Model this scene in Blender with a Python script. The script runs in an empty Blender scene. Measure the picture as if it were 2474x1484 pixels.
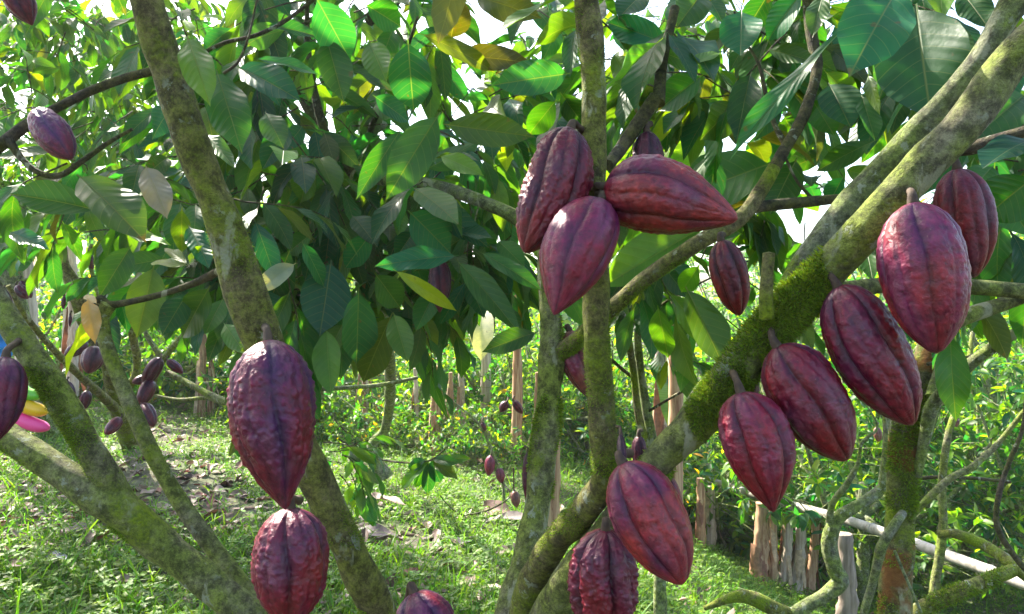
import bpy, math, random
import numpy as np
from mathutils import Vector, Matrix, noise
S = bpy.context.scene
R = math.radians
# ------------------------------------------------------------------ camera, sky, sun, exposure
CAM_Z = 1.4
F_PX = 1800.0                      # focal length in pixels of a 2473 px wide picture
cam_d = bpy.data.cameras.new('camera'); cam = bpy.data.objects.new('camera', cam_d)
S.collection.objects.link(cam); S.camera = cam
cam.location = (0, 0, CAM_Z); cam.rotation_euler = (R(90), 0, 0)
cam_d.sensor_width = 36; cam_d.lens = F_PX/2473*36; cam_d.clip_start = .02; cam_d.clip_end = 500
SUN_EL, SUN_AZ = 46.0, -46.0       # azimuth measured from +Y towards +X
w = bpy.data.worlds.new('World'); S.world = w; w.use_nodes = True
wn = w.node_tree.nodes; wl = w.node_tree.links
bg = wn['Background']; sky = wn.new('ShaderNodeTexSky'); sky.sky_type = 'NISHITA'; sky.sun_disc = False
sky.sun_elevation = R(SUN_EL); sky.sun_rotation = R(SUN_AZ); sky.air_density = 1.0; sky.dust_density = 3.0; sky.ozone_density = 1.0
wl.new(sky.outputs[0], bg.inputs[0]); bg.inputs[1].default_value = 0.15
sd = bpy.data.lights.new('sun', 'SUN'); sun = bpy.data.objects.new('sun', sd); S.collection.objects.link(sun)
sd.energy = 5.0; sd.angle = R(0.6); sd.color = (1.0, .93, .80)
sdir = Vector((math.sin(R(SUN_AZ))*math.cos(R(SUN_EL)), math.cos(R(SUN_AZ))*math.cos(R(SUN_EL)), math.sin(R(SUN_EL))))
sun.rotation_euler = sdir.to_track_quat('Z', 'Y').to_euler(); sun.location = sdir*20
S.view_settings.view_transform = 'Standard'; S.view_settings.look = 'None'
S.view_settings.exposure = 2.35; S.view_settings.gamma = 1
S.cycles.max_bounces = 8; S.cycles.diffuse_bounces = 4; S.cycles.glossy_bounces = 3; S.cycles.transmission_bounces = 6
S.cycles.use_denoising = True; S.cycles.sample_clamp_indirect = 6; S.cycles.caustics_reflective = False

# ------------------------------------------------------------------ helpers
def P(x, y, d):
    """a pixel of the 2473 x 1484 picture at depth d (metres ahead) -> a world point"""
    return np.array([(x-1236.5)/F_PX*d, d, CAM_Z-(y-742)/F_PX*d])
def sstep(a, b, x):
    t = np.clip((np.asarray(x, float)-a)/(b-a), 0, 1); return t*t*(3-2*t)
def gz(x, y):
    """height of the ground: level on the left, a bank that falls away to the right, rising far behind"""
    x = np.asarray(x, float); y = np.asarray(y, float)
    z = -.90*sstep(.3, 3.0, x) - .25*sstep(3, 9, x) - .10*np.clip(x,-9,3) - .045*np.clip(y-3.4,-1,8)
    z = z + .07*np.sin(x*1.3+1)*np.sin(y*.9) + .03*np.sin(x*3.1)*np.sin(y*2.7+2)
    z = z + .10*np.clip(y-13, 0, 60) + .12*sstep(2, 8, -x)*sstep(6, 12, y)
    return z
class Mesh:
    def __init__(s): s.v=[]; s.f3=[]; s.f4=[]; s.uv=[]; s.c=[]; s.n=0; s.m3=[]; s.m4=[]
    def add(s, v, f, uv=None, c=None, mi=0):
        v = np.asarray(v, float).reshape(-1, 3); f = np.asarray(f, int)
        k = len(v)
        s.v.append(v); (s.f4 if f.shape[1]==4 else s.f3).append(f+s.n); (s.m4 if f.shape[1]==4 else s.m3).append(np.full(len(f), mi))
        s.uv.append(np.zeros((k,2)) if uv is None else np.asarray(uv, float).reshape(-1,2))
        c = np.ones(3)*.5 if c is None else np.asarray(c, float)
        s.c.append(np.broadcast_to(c, (k,3)) if c.ndim==1 else c.reshape(-1,3)); s.n += k
    def build(s, name, mats, parent=None, origin=(0,0,0), smooth=True):
        v = np.concatenate(s.v) - np.asarray(origin, float)
        f4 = np.concatenate(s.f4) if s.f4 else np.zeros((0,4), int); f3 = np.concatenate(s.f3) if s.f3 else np.zeros((0,3), int)
        m = bpy.data.meshes.new(name); n4, n3 = len(f4), len(f3)
        m.vertices.add(len(v)); m.vertices.foreach_set('co', v.astype(np.float32).ravel())
        li = np.concatenate([f4.ravel(), f3.ravel()]).astype(np.int32)
        m.loops.add(len(li)); m.loops.foreach_set('vertex_index', li)
        m.polygons.add(n4+n3)
        m.polygons.foreach_set('loop_start', np.concatenate([np.arange(n4)*4, n4*4+np.arange(n3)*3]).astype(np.int32))
        m.update(calc_edges=True)
        uvl = m.uv_layers.new(name='UVMap'); uv = np.concatenate(s.uv)[li]; uvl.data.foreach_set('uv', uv.astype(np.float32).ravel())
        ca = m.color_attributes.new('tint', 'FLOAT_COLOR', 'POINT'); c = np.concatenate(s.c)
        ca.data.foreach_set('color', np.column_stack([c, np.ones(len(c))]).astype(np.float32).ravel())
        if not isinstance(mats, (list, tuple)): mats = [mats]
        for mt in mats: m.materials.append(mt)
        if len(mats) > 1:
            mi = np.concatenate([np.concatenate(s.m4) if s.m4 else np.zeros(0), np.concatenate(s.m3) if s.m3 else np.zeros(0)]).astype(np.int32)
            m.polygons.foreach_set('material_index', mi)
        if smooth: m.polygons.foreach_set('use_smooth', np.ones(n4+n3, bool))
        m.validate(); m.update()
        o = bpy.data.objects.new(name, m); S.collection.objects.link(o)
        if parent is not None: o.parent = parent
        else: o.location = origin
        return o
def tag(o, label=None, cat=None, group=None, kind=None):
    if label: o['label'] = label
    if cat: o['category'] = cat
    if group: o['group'] = group
    if kind: o['kind'] = kind
    return o
def root(name, loc, label, cat, group=None):
    o = bpy.data.objects.new(name, None); S.collection.objects.link(o); o.location = tuple(loc); o.empty_display_size = .1
    return tag(o, label, cat, group)
def spline(pts, n):
    """Catmull-Rom through pts (k, m) -> n samples"""
    p = np.asarray(pts, float); k = len(p)
    if k == 2: 
        t = np.linspace(0,1,n)[:,None]; return p[0]*(1-t)+p[1]*t
    q = np.vstack([2*p[0]-p[1], p, 2*p[-1]-p[-2]])
    seg = np.linalg.norm(np.diff(p[:,:3], axis=0), axis=1)+1e-6; cum = np.concatenate([[0], np.cumsum(seg)]); u = np.linspace(0, cum[-1], n)
    i = np.clip(np.searchsorted(cum, u, side='right')-1, 0, k-2); t = ((u-cum[i])/seg[i])[:,None]
    a,b,c,d = q[i],q[i+1],q[i+2],q[i+3]
    return .5*((2*b)+(-a+c)*t+(2*a-5*b+4*c-d)*t*t+(-a+3*b-3*c+d)*t**3)
def frames(c):
    T = np.gradient(c, axis=0); T /= np.linalg.norm(T, axis=1)[:,None]+1e-9
    N = np.zeros_like(c); r = np.array([0,-1,0.]) if abs(T[0][1]) < .9 else np.array([1.,0,0])
    n = r-T[0]*np.dot(r,T[0]); N[0] = n/np.linalg.norm(n)
    for i in range(1, len(c)):
        n = N[i-1]-T[i]*np.dot(N[i-1],T[i]); N[i] = n/np.linalg.norm(n)
    return T, N, np.cross(T, N)
def fbm(v, sc, o=3):
    return noise.fractal(Vector((v[0]*sc, v[1]*sc, v[2]*sc)), 1.0, 2.0, o)
def tube(mb, pts, seg=16, res=None, rough=.10, rsc=9.0, cap=True, mi=0, seed=0, color=None):
    """pts: rows x, y, z, radius.  A bark tube with knobbly radius."""
    p = np.asarray(pts, float)
    L = np.sum(np.linalg.norm(np.diff(p[:,:3], axis=0), axis=1)); rm = p[:,3].mean()
    n = res or int(min(160, max(4, L/(rm*.55))))
    s = spline(p, n); c = s[:,:3]; r = np.maximum(s[:,3], .0006)
    T, N, B = frames(c); a = np.linspace(0, 2*np.pi, seg, endpoint=False)
    d = np.cos(a)[None,:,None]*N[:,None,:]+np.sin(a)[None,:,None]*B[:,None,:]
    rr = np.repeat(r[:,None], seg, 1)
    if rough > 0:
        base = c[:,None,:]+d*r[:,None,None]
        for i in range(n):
            for j in range(seg):
                b = base[i,j]
                rr[i,j] *= 1+rough*noise.noise(Vector((b[0]*rsc+seed, b[1]*rsc, b[2]*rsc)))*1.6 + rough*.5*noise.noise(Vector((b[0]*rsc*3.3, b[1]*rsc*3.3+seed, b[2]*rsc*2)))
    v = c[:,None,:]+d*rr[:,:,None]
    i = np.arange(n-1)[:,None]; j = np.arange(seg)[None,:]; j2 = (j+1)%seg
    f = np.stack([i*seg+j, i*seg+j2, (i+1)*seg+j2, (i+1)*seg+j], -1).reshape(-1,4)
    cum = np.concatenate([[0], np.cumsum(np.linalg.norm(np.diff(c,axis=0),axis=1))])
    uv = np.stack([np.broadcast_to(np.arange(seg)/seg, (n,seg)), np.broadcast_to(cum[:,None], (n,seg))], -1)
    vv = v.reshape(-1,3); uv = uv.reshape(-1,2)
    mb.add(vv, f, uv, color, mi)
    if cap:
        for row, cc, flip in ((0, c[0]-T[0]*r[0]*.25, 1), (n-1, c[-1]+T[-1]*r[-1]*.25, 0)):
            ring = v[row]; k = np.arange(seg); k2 = (k+1)%seg
            ff = np.stack([k, k2, np.full(seg, seg)], -1) if not flip else np.stack([k2, k, np.full(seg, seg)], -1)
            mb.add(np.vstack([ring, cc]), ff, None, color, mi)
    return c, r, T, N, B
def offc(x): return 1/math.sqrt(1+((x-1236.5)/F_PX)**2)   # things off the axis look wider
SLIM = [1.0]
def px_path(rows):
    """rows: (px, py, depth, width_px) -> x, y, z, radius"""
    return [list(P(x,y,d))+[wd/2/F_PX*d*offc(x)*SLIM[0]] for x,y,d,wd in rows]
LT = np.array([0,.04,.12,.26,.42,.58,.72,.83,.90,.95,1.0]); LW = np.array([.05,.20,.52,.84,.98,.97,.80,.52,.27,.10,.0])
def leaves(mb, base, dirv, nrm, L, W, bend=.5, fold=.2, wave=.03, col=(.05,.12,.02), nu=9, nv=5, petiole=.1, shape=None, seed=0, twist=0., mi=0):
    """many leaves at once; arrays of length N"""
    base = np.atleast_2d(base).astype(float); N = len(base)
    g = np.random.RandomState(seed+N)
    ar = lambda a: np.broadcast_to(np.asarray(a, float), (N,)).copy()
    d = np.broadcast_to(np.asarray(dirv,float), (N,3)).copy(); d /= np.linalg.norm(d,axis=1)[:,None]+1e-9
    n = np.broadcast_to(np.asarray(nrm,float), (N,3)).copy(); n -= d*np.sum(n*d,1)[:,None]; n /= np.linalg.norm(n,axis=1)[:,None]+1e-9
    s = np.cross(d, n)
    L, W, bend, fold, wave = ar(L), ar(W), ar(bend), ar(fold), ar(wave); twist = ar(twist)
    t = np.linspace(0,1,nu); wt = np.interp(t, LT, LW) if shape is None else np.interp(t, *shape)
    if petiole > 0: t = np.concatenate([[-petiole], t]); wt = np.concatenate([[.035], np.maximum(wt, .0)]); wt[1] = .045
    nt = len(t); q = np.linspace(-1,1,nv)
    tt = t[None,:]
    th = bend[:,None]*np.clip(tt,-.2,1)**1.0
    # integrate the bent midrib
    dt = np.diff(t, prepend=t[0]); 
    x = np.cumsum(np.cos(th)*dt, 1); z = np.cumsum(-np.sin(th)*dt, 1)
    mid = base[:,None,:] + d[:,None,:]*(x*L[:,None])[:,:,None] + n[:,None,:]*(z*L[:,None])[:,:,None]
    ln = n[:,None,:]*np.cos(th)[:,:,None] + d[:,None,:]*np.sin(th)[:,:,None]
    tw = twist[:,None]*tt
    ss = s[:,None,:]*np.cos(tw)[:,:,None] + ln*np.sin(tw)[:,:,None]; ln = ln*np.cos(tw)[:,:,None]-s[:,None,:]*np.sin(tw)[:,:,None]
    ph = g.rand(N)*6.28; fr = 7+g.rand(N)*6
    hw = (W[:,None]*.5*wt[None,:])
    side = hw[:,:,None]*q[None,None,:]
    up = fold[:,None,None]*np.abs(side) + wave[:,None,None]*L[:,None,None]*(np.sin(fr[:,None,None]*tt[:,:,None]+ph[:,None,None]+(q>0)[None,None,:]*1.9))*(np.abs(q)**1.7)[None,None,:]*np.minimum(1,wt*1.3)[None,:,None]
    v = mid[:,:,None,:] + ss[:,:,None,:]*side[...,None] + ln[:,:,None,:]*up[...,None]
    i = np.arange(nt-1)[:,None]; j = np.arange(nv-1)[None,:]
    f = np.stack([i*nv+j, i*nv+j+1, (i+1)*nv+j+1, (i+1)*nv+j], -1).reshape(-1,4)
    f = (np.arange(N)[:,None,None]*(nt*nv)+f[None]).reshape(-1,4)
    uv = np.empty((N,nt,nv,2)); uv[...,0] = q[None,None,:]*.5+.5; uv[...,1] = tt[:,:,None]
    # keep the vein pattern inside the real width
    uv[...,0] = .5+ q[None,None,:]*.5*np.maximum(wt,.02)[None,:,None]
    col = np.asarray(col, float)
    if col.ndim == 1: col = np.broadcast_to(col, (N,3))
    c = np.repeat(col[:,None,:], nt*nv, 1).reshape(-1,3)
    mb.add(v.reshape(-1,3), f, uv.reshape(-1,2), c, mi)
rng = np.random.RandomState(7)
def unit(v): v = np.asarray(v,float); return v/(np.linalg.norm(v,axis=-1,keepdims=True)+1e-9)
PAL = {
 'dark': [(.013,.088,.013),(.018,.100,.010),(.010,.078,.020),(.028,.105,.009)],
 'mid':  [(.026,.110,.008),(.038,.125,.008),(.020,.095,.010),(.050,.130,.007)],
 'lime': [(.10,.21,.008),(.13,.23,.008),(.075,.18,.008)],
 'olive':[(.050,.085,.006),(.065,.080,.006),(.042,.078,.006)],
 'teal': [(.008,.095,.042),(.010,.105,.046),(.012,.090,.034)],
 'pale': [(.22,.28,.20),(.30,.31,.25)],
 'yellow':[(.46,.28,.02),(.40,.26,.02)],
 'tan':[(.26,.18,.06),(.30,.20,.08)],
 'brown':[(.16,.075,.03),(.12,.06,.03),(.20,.11,.06)],
}
def pick(g, spec, n):
    """spec: list of (palette, weight) -> n colours with small variation"""
    names = [a for a,_ in spec]; wts = np.array([b for _,b in spec], float); wts /= wts.sum()
    k = g.choice(len(names), n, p=wts); out = np.empty((n,3))
    for i in range(n):
        pl = PAL[names[k[i]]]; out[i] = pl[g.randint(len(pl))]
    return out*(1+.22*g.randn(n,1).clip(-1.5,1.5))*(1+.06*g.randn(n,3).clip(-2,2))
MIX = [('dark',4),('mid',5),('teal',2),('lime',.9),('olive',.7)]
def sprays(mb_leaf, mb_twig, origins, dirs, length, nleaf, leafL, spec=MIX, g=None, nu=8, nv=5, droop=.6, upbias=.0, twig_r=.0022, asp=.36):
    """twigs with leaves on both sides and at the tip, hanging as cocoa leaves do"""
    g = g or rng
    B=[];D=[];Nn=[];LL=[]
    for o, dv in zip(origins, dirs):
        dv = unit(dv); ln = length*(.7+.6*g.rand()); k = 6
        pts = [np.array(o)]; cur = dv.copy()
        for i in range(k):
            cur = unit(cur + np.array([0,0,-.10*droop]) + .12*g.randn(3)); pts.append(pts[-1]+cur*ln/k)
        pts = np.array(pts)
        rr = np.linspace(twig_r*1.3, twig_r*.6, len(pts))
        if mb_twig is not None: tube(mb_twig, np.column_stack([pts, rr]), seg=5, res=7, rough=0, cap=False, mi=1)
        n = max(3, int(nleaf*(.75+.5*g.rand()))); s0 = g.rand()*6.28
        for j in range(n):
            u = .25+.75*(j+1)/n; q = u*(len(pts)-1); a = int(min(q, len(pts)-2)); p = pts[a]*(1-(q-a))+pts[a+1]*(q-a)
            tv = unit(pts[a+1]-pts[a]); side = unit(np.cross(tv, [0,0,1])+1e-4); upv = np.cross(side, tv)
            sg = 1 if j%2 else -1; spread = .9*(1-.5*u)+.25*g.randn()
            d = unit(tv*.8+side*sg*spread+upv*(.15*g.randn()+upbias)-np.array([0,0,droop*(.35+.75*g.rand())]))
            nn = unit(np.array([0,0,1.])+.45*g.randn(3)+upv*.3-d*.2)
            B.append(p); D.append(d); Nn.append(nn); LL.append(leafL*(.6+.55*g.rand()))
    B=np.array(B);D=np.array(D);Nn=np.array(Nn);LL=np.array(LL);N=len(B)
    leaves(mb_leaf, B, D, Nn, LL, LL*asp*(.85+.3*g.rand(N)), bend=.15+.75*g.rand(N), fold=.12+.35*g.rand(N), wave=.018+.04*g.rand(N), col=pick(g,spec,N), nu=nu, nv=nv, seed=g.randint(9999), twist=.5*g.randn(N))
def hero(mb, lst, g=None):
    """(base px, base py, tip px, tip py, width px, depth, palette[, bend, tilt, depth change])"""
    g = g or rng
    for it in lst:
        bx,by,tx,ty,wd,d,pal = it[:7]; bend = it[7] if len(it)>7 else .25; tilt = it[8] if len(it)>8 else .35; dd = it[9] if len(it)>9 else .06
        b = P(bx,by,d); t = P(tx,ty,d-dd*(1 if g.rand()<.65 else -1)); v = t-b; L = np.linalg.norm(v)
        view = unit(np.array([0,0,CAM_Z])-b)
        n = unit(view*1.0+np.array([0,0,tilt])+.15*g.randn(3)*np.array([1,.4,1]))
        th = bend*.5; n0 = n-unit(v)*np.dot(n,unit(v)); n0 = unit(n0); d0 = unit(unit(v)*math.cos(th)+n0*math.sin(th))
        W = wd/F_PX*d*1.06
        leaves(mb, b, d0, n0, L*1.05, W, bend=bend, fold=.16+.25*g.rand(), wave=.020+.022*g.rand(), col=pick(g,[(pal,1)],1), nu=22, nv=11, seed=g.randint(9999), twist=.25*g.randn(), petiole=.07)
def moss_fuzz(mb, c, r, T, N, B, n, u0=0., u1=1., ang=0., spread=1.3, ln=.008, g=None, patch=8.0, thr=-.05):
    """short blades on a stretch of a tube (ang measured from N)"""
    g = g or rng; k = len(c); m = n*2
    u = (u0+(u1-u0)*g.rand(m))*(k-1); a = ang+spread*g.randn(m).clip(-2.2,2.2)
    u = np.clip(u+.05*(u1-u0)*(k-1)*g.randn(m), 0, k-1.001)
    i = np.clip(u.astype(int),0,k-2); fr = (u-i)[:,None]
    cc = c[i]*(1-fr)+c[i+1]*fr; rr = r[i]*(1-fr[:,0])+r[i+1]*fr[:,0]
    d = np.cos(a)[:,None]*N[i]+np.sin(a)[:,None]*B[i]; p = cc+d*(rr*.97)[:,None]
    keep = np.array([noise.noise(Vector(q*patch)) > thr for q in p]); p=p[keep]; d=d[keep]; i=i[keep]; m=len(p)
    dirv = unit(d+.55*g.randn(m,3)); s = unit(np.cross(dirv, g.randn(m,3)))*(ln*.16)
    l = (ln*(.3+1.1*g.rand(m)**1.5))[:,None]
    v = np.stack([p-s-d*.001, p+s-d*.001, p+dirv*l+s*.1], 1)
    col = np.array([.17,.29,.008])*(.30+1.0*g.rand(m,1))*np.stack([.8+.6*g.rand(m), np.ones(m), np.ones(m)], 1)
    mb.add(v.reshape(-1,3), np.arange(m*3).reshape(-1,3), None, np.repeat(col,3,0))

# ------------------------------------------------------------------ materials
def mat(name):
    m = bpy.data.materials.new(name); m.use_nodes = True; nt = m.node_tree
    for n in list(nt.nodes): nt.nodes.remove(n)
    return m, nt, nt.nodes, nt.links
def N_(ns, t, **kw):
    n = ns.new(t)
    for k, v in kw.items(): setattr(n, k, v)
    return n
def math_(ns, ls, op, a, b=None, c=None, clamp=False):
    n = ns.new('ShaderNodeMath'); n.operation = op; n.use_clamp = clamp
    for i, x in enumerate((a,b,c)):
        if x is None: continue
        if isinstance(x, (int,float)): n.inputs[i].default_value = x
        else: ls.new(x, n.inputs[i])
    return n.outputs[0]
def mixc(ns, ls, fac, a, b, blend='MIX'):
    n = ns.new('ShaderNodeMix'); n.data_type = 'RGBA'; n.blend_type = blend
    for sck, x in ((n.inputs[0],fac),(n.inputs[6],a),(n.inputs[7],b)):
        if isinstance(x, (int,float)): sck.default_value = x
        elif isinstance(x, (tuple,list)): sck.default_value = tuple(x)+(1,) if len(x)==3 else tuple(x)
        else: ls.new(x, sck)
    return n.outputs[2]
def noise_(ns, ls, scale, detail=3, rough=.55, vec=None, dist=0):
    n = ns.new('ShaderNodeTexNoise'); n.inputs['Scale'].default_value = scale; n.inputs['Detail'].default_value = detail; n.inputs['Roughness'].default_value = rough; n.inputs['Distortion'].default_value = dist
    if vec is not None: ls.new(vec, n.inputs['Vector'])
    return n
def ramp(ns, ls, fac, stops):
    n = ns.new('ShaderNodeValToRGB'); cr = n.color_ramp
    while len(cr.elements) < len(stops): cr.elements.new(.5)
    for e, (p, c) in zip(cr.elements, stops): e.position = p; e.color = tuple(c)+(1,) if len(c)==3 else c
    ls.new(fac, n.inputs[0]); return n.outputs[0]
def leaf_mat(name, veins=True, gloss=.38, trans=.42, nv=9.0, tmul=(2.0,1.75,.55), slope=1.6, corr=.30):
    m, nt, ns, ls = mat(name)
    at = N_(ns,'ShaderNodeAttribute', attribute_name='tint'); col = at.outputs['Color']
    out = ns.new('ShaderNodeOutputMaterial'); pb = ns.new('ShaderNodeBsdfPrincipled'); tr = ns.new('ShaderNodeBsdfTranslucent'); mx = ns.new('ShaderNodeMixShader')
    geo = ns.new('ShaderNodeNewGeometry')
    tc = ns.new('ShaderNodeTexCoord')
    nz = noise_(ns, ls, 14, 3, .6, tc.outputs['Object'])
    col1 = mixc(ns, ls, .55, col, mixc(ns, ls, 1.0, col, ramp(ns, ls, nz.outputs[0], [(.3,(.55,.6,.6)),(.7,(1.5,1.35,1.1))]), 'MULTIPLY'))
    # a few brown blotches
    nb = noise_(ns, ls, 37, 2, .5, tc.outputs['Object'])
    blot = ramp(ns, ls, nb.outputs[0], [(.71,(0,0,0)),(.76,(1,1,1))])
    col1 = mixc(ns, ls, math_(ns,ls,'MULTIPLY',blot,.6), col1, (.10,.06,.02))
    hgt = None
    if veins:
        uv = ns.new('ShaderNodeUVMap'); sp = ns.new('ShaderNodeSeparateXYZ'); ls.new(uv.outputs[0], sp.inputs[0])
        tipb = math_(ns,ls,'MULTIPLY', math_(ns,ls,'SUBTRACT', math_(ns,ls,'ADD', sp.outputs[1], math_(ns,ls,'MULTIPLY', nb.outputs[0], .45)), 1.20), 14., clamp=True)
        col1 = mixc(ns, ls, math_(ns,ls,'MULTIPLY',tipb,.8), col1, (.12,.07,.02))
        au = math_(ns,ls,'ABSOLUTE', math_(ns,ls,'SUBTRACT', sp.outputs[0], .5))
        ph = math_(ns,ls,'SUBTRACT', math_(ns,ls,'MULTIPLY', sp.outputs[1], nv), math_(ns,ls,'MULTIPLY', math_(ns,ls,'POWER', au, 1.25), slope*3.2))
        fr = math_(ns,ls,'ABSOLUTE', math_(ns,ls,'SUBTRACT', math_(ns,ls,'FRACT', ph), .5))   # .5 on a vein
        vein = math_(ns,ls,'MULTIPLY', math_(ns,ls,'SUBTRACT', fr, .44), 1/.06, clamp=True)
        rib = math_(ns,ls,'SUBTRACT', 1.0, math_(ns,ls,'MULTIPLY', au, 55.), clamp=True)
        va = math_(ns,ls,'MAXIMUM', math_(ns,ls,'MULTIPLY', vein, .55), rib)
        col1 = mixc(ns, ls, math_(ns,ls,'MULTIPLY', va, .55), col1, mixc(ns,ls,1.0,mixc(ns,ls,.5,col,(.3,.32,.10)),(1.0,1.0,1.0),'MULTIPLY'))
        w_ = math_(ns,ls,'COSINE', math_(ns,ls,'MULTIPLY', ph, 6.2832))
        edgef = math_(ns,ls,'MULTIPLY', au, 3.0, clamp=True)
        hgt = math_(ns,ls,'ADD', math_(ns,ls,'MULTIPLY', math_(ns,ls,'MULTIPLY', w_, edgef), corr), math_(ns,ls,'MULTIPLY', rib, -1.2))
    back = geo.outputs['Backfacing']
    cfront = col1; cback = mixc(ns, ls, .45, col1, (.16,.24,.10))
    cc = mixc(ns, ls, back, cfront, cback)
    ls.new(cc, pb.inputs['Base Color'])
    ls.new(math_(ns,ls,'ADD', math_(ns,ls,'MULTIPLY', back, .22), math_(ns,ls,'ADD', gloss, math_(ns,ls,'MULTIPLY', nz.outputs[0], .12))), pb.inputs['Roughness'])
    pb.inputs['Specular IOR Level'].default_value = .5
    tcol = mixc(ns, ls, 1.0, col1, tuple(tmul), 'MULTIPLY'); ls.new(tcol, tr.inputs[0])
    bp = ns.new('ShaderNodeBump'); bp.inputs['Strength'].default_value = .5; bp.inputs['Distance'].default_value = .003
    nf = noise_(ns, ls, 60, 3, .6, tc.outputs['Object'])
    h = math_(ns,ls,'MULTIPLY', nf.outputs[0], .5)
    if hgt is not None: h = math_(ns,ls,'ADD', h, hgt)
    ls.new(h, bp.inputs['Height']); ls.new(bp.outputs[0], pb.inputs['Normal'])
    mx.inputs[0].default_value = trans; ls.new(pb.outputs[0], mx.inputs[1]); ls.new(tr.outputs[0], mx.inputs[2]); ls.new(mx.outputs[0], out.inputs[0])
    return m
M_LEAF = leaf_mat('cocoa_leaf', True, .37, .50, tmul=(2.35,1.85,.32))
M_FAR = leaf_mat('far_leaf', False, .42, .6, tmul=(3.0,2.5,.5))
M_GRASS = leaf_mat('grass_blade', False, .5, .48, tmul=(1.9,1.8,.5))
M_BANANA = leaf_mat('banana_leaf', True, .38, .5, nv=46., tmul=(1.8,1.9,.6), slope=.5, corr=.5)
def bark_mat(name, c1, c2, moss=.45, lich=.35, msc=5.0, up=0.0, stain=None, mosscol=((.085,.14,.004),(.28,.36,.012))):
    m, nt, ns, ls = mat(name); out = ns.new('ShaderNodeOutputMaterial'); pb = ns.new('ShaderNodeBsdfPrincipled')
    tc = ns.new('ShaderNodeTexCoord'); ob = tc.outputs['Object']
    n1 = noise_(ns, ls, 42, 9, .78, ob, .08); base = ramp(ns, ls, n1.outputs[0], [(.32,tuple(q*.55 for q in c1)),(.43,c1),(.58,c2),(.72,tuple(q*1.2 for q in c2))])
    ng = noise_(ns, ls, 170, 4, .8, ob); vc = ns.new('ShaderNodeTexVoronoi'); vc.feature = 'DISTANCE_TO_EDGE'; vc.inputs['Scale'].default_value = 65; ls.new(mixc(ns, ls, .10, ob, ng.outputs['Color'], 'ADD'), vc.inputs['Vector'])
    crk = ramp(ns,ls,vc.outputs['Distance'],[(.0,(.42,.40,.38)),(.10,(1,1,1))]); base = mixc(ns,ls,.7,base,mixc(ns,ls,1.0,base,crk,'MULTIPLY'),'MIX'); base = mixc(ns,ls,1.0,base,ramp(ns,ls,ng.outputs[0],[(.3,(.6,.6,.6)),(.7,(1.45,1.45,1.4))]),'MULTIPLY')
    # green algal film
    n4 = noise_(ns, ls, 8, 7, .72, ob, .1); base = mixc(ns, ls, ramp(ns,ls,n4.outputs[0],[(.38,(0,0,0)),(.56,(.9,.9,.9))]), base, mixc(ns,ls,1.0,base,(.95,1.28,.30),'MULTIPLY'))
    # long pale lichen patches
    mpl = ns.new('ShaderNodeMapping'); mpl.inputs['Scale'].default_value = (1,1,.4); ls.new(ob, mpl.inputs[0]); n5 = noise_(ns, ls, 16, 5, .6, mpl.outputs[0], .3)
    base = mixc(ns, ls, math_(ns,ls,'MULTIPLY',ramp(ns,ls,n5.outputs[0],[(.60,(0,0,0)),(.64,(1,1,1))]),.75), base, mixc(ns,ls,n1.outputs[0],(.22,.23,.12),(.46,.46,.33)))
    # lichen spots
    vo = ns.new('ShaderNodeTexVoronoi'); vo.inputs['Scale'].default_value = 30; nv_ = noise_(ns, ls, 45, 4, .7, ob); ls.new(mixc(ns, ls, .06, ob, nv_.outputs['Color'], 'ADD'), vo.inputs['Vector'])
    nl = noise_(ns, ls, 6, 3, .5, ob)
    ls1 = math_(ns,ls,'MULTIPLY', ramp(ns,ls,math_(ns,ls,'ADD',vo.outputs['Distance'],math_(ns,ls,'MULTIPLY',n1.outputs[0],.35)),[(.36,(1,1,1)),(.46,(0,0,0))]), ramp(ns,ls,nl.outputs[0],[(.62-lich*.3,(0,0,0)),(.70-lich*.3,(1,1,1))]))
    base = mixc(ns, ls, math_(ns,ls,'MULTIPLY',ls1,.75), base, (.30,.33,.24))
    nm = noise_(ns, ls, msc, 7, .70, ob, .1); nm2 = noise_(ns, ls, 120, 3, .7, ob)
    geo = ns.new('ShaderNodeNewGeometry'); sp = ns.new('ShaderNodeSeparateXYZ'); ls.new(geo.outputs['Normal'], sp.inputs[0])
    mm = math_(ns,ls,'ADD', nm.outputs[0], math_(ns,ls,'ADD', math_(ns,ls,'MULTIPLY', nm2.outputs[0], .12), math_(ns,ls,'MULTIPLY', sp.outputs[2], up)))
    mf = ramp(ns,ls,mm,[(.80-moss*.5,(0,0,0)),(.92-moss*.5,(1,1,1))])
    mcol = ramp(ns,ls,nm2.outputs[0],[(.3,mosscol[0]),(.75,mosscol[1])])
    base = mixc(ns, ls, mf, base, mcol)
    if stain:
        nst = noise_(ns, ls, 4, 4, .6, ob, .5); base = mixc(ns, ls, ramp(ns,ls,nst.outputs[0],[(.53,(0,0,0)),(.60,(1,1,1))]), base, ramp(ns,ls,n1.outputs[0],[(.3,stain[0]),(.7,stain[1])]))
    ls.new(base, pb.inputs['Base Color']); pb.inputs['Roughness'].default_value = .85; pb.inputs['Specular IOR Level'].default_value = .3
    wv = noise_(ns, ls, 85, 6, .75, ob, .1)
    h = math_(ns,ls,'ADD', math_(ns,ls,'MULTIPLY',wv.outputs[0],1.2), math_(ns,ls,'ADD', math_(ns,ls,'MULTIPLY',math_(ns,ls,'MULTIPLY',nm2.outputs[0],mf),1.6), math_(ns,ls,'MULTIPLY',n1.outputs[0],1.0)))
    bp = ns.new('ShaderNodeBump'); bp.inputs['Strength'].default_value = 1.0; bp.inputs['Distance'].default_value = .007; ls.new(h, bp.inputs['Height']); ls.new(bp.outputs[0], pb.inputs['Normal'])
    ls.new(pb.outputs[0], out.inputs[0]); return m
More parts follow.
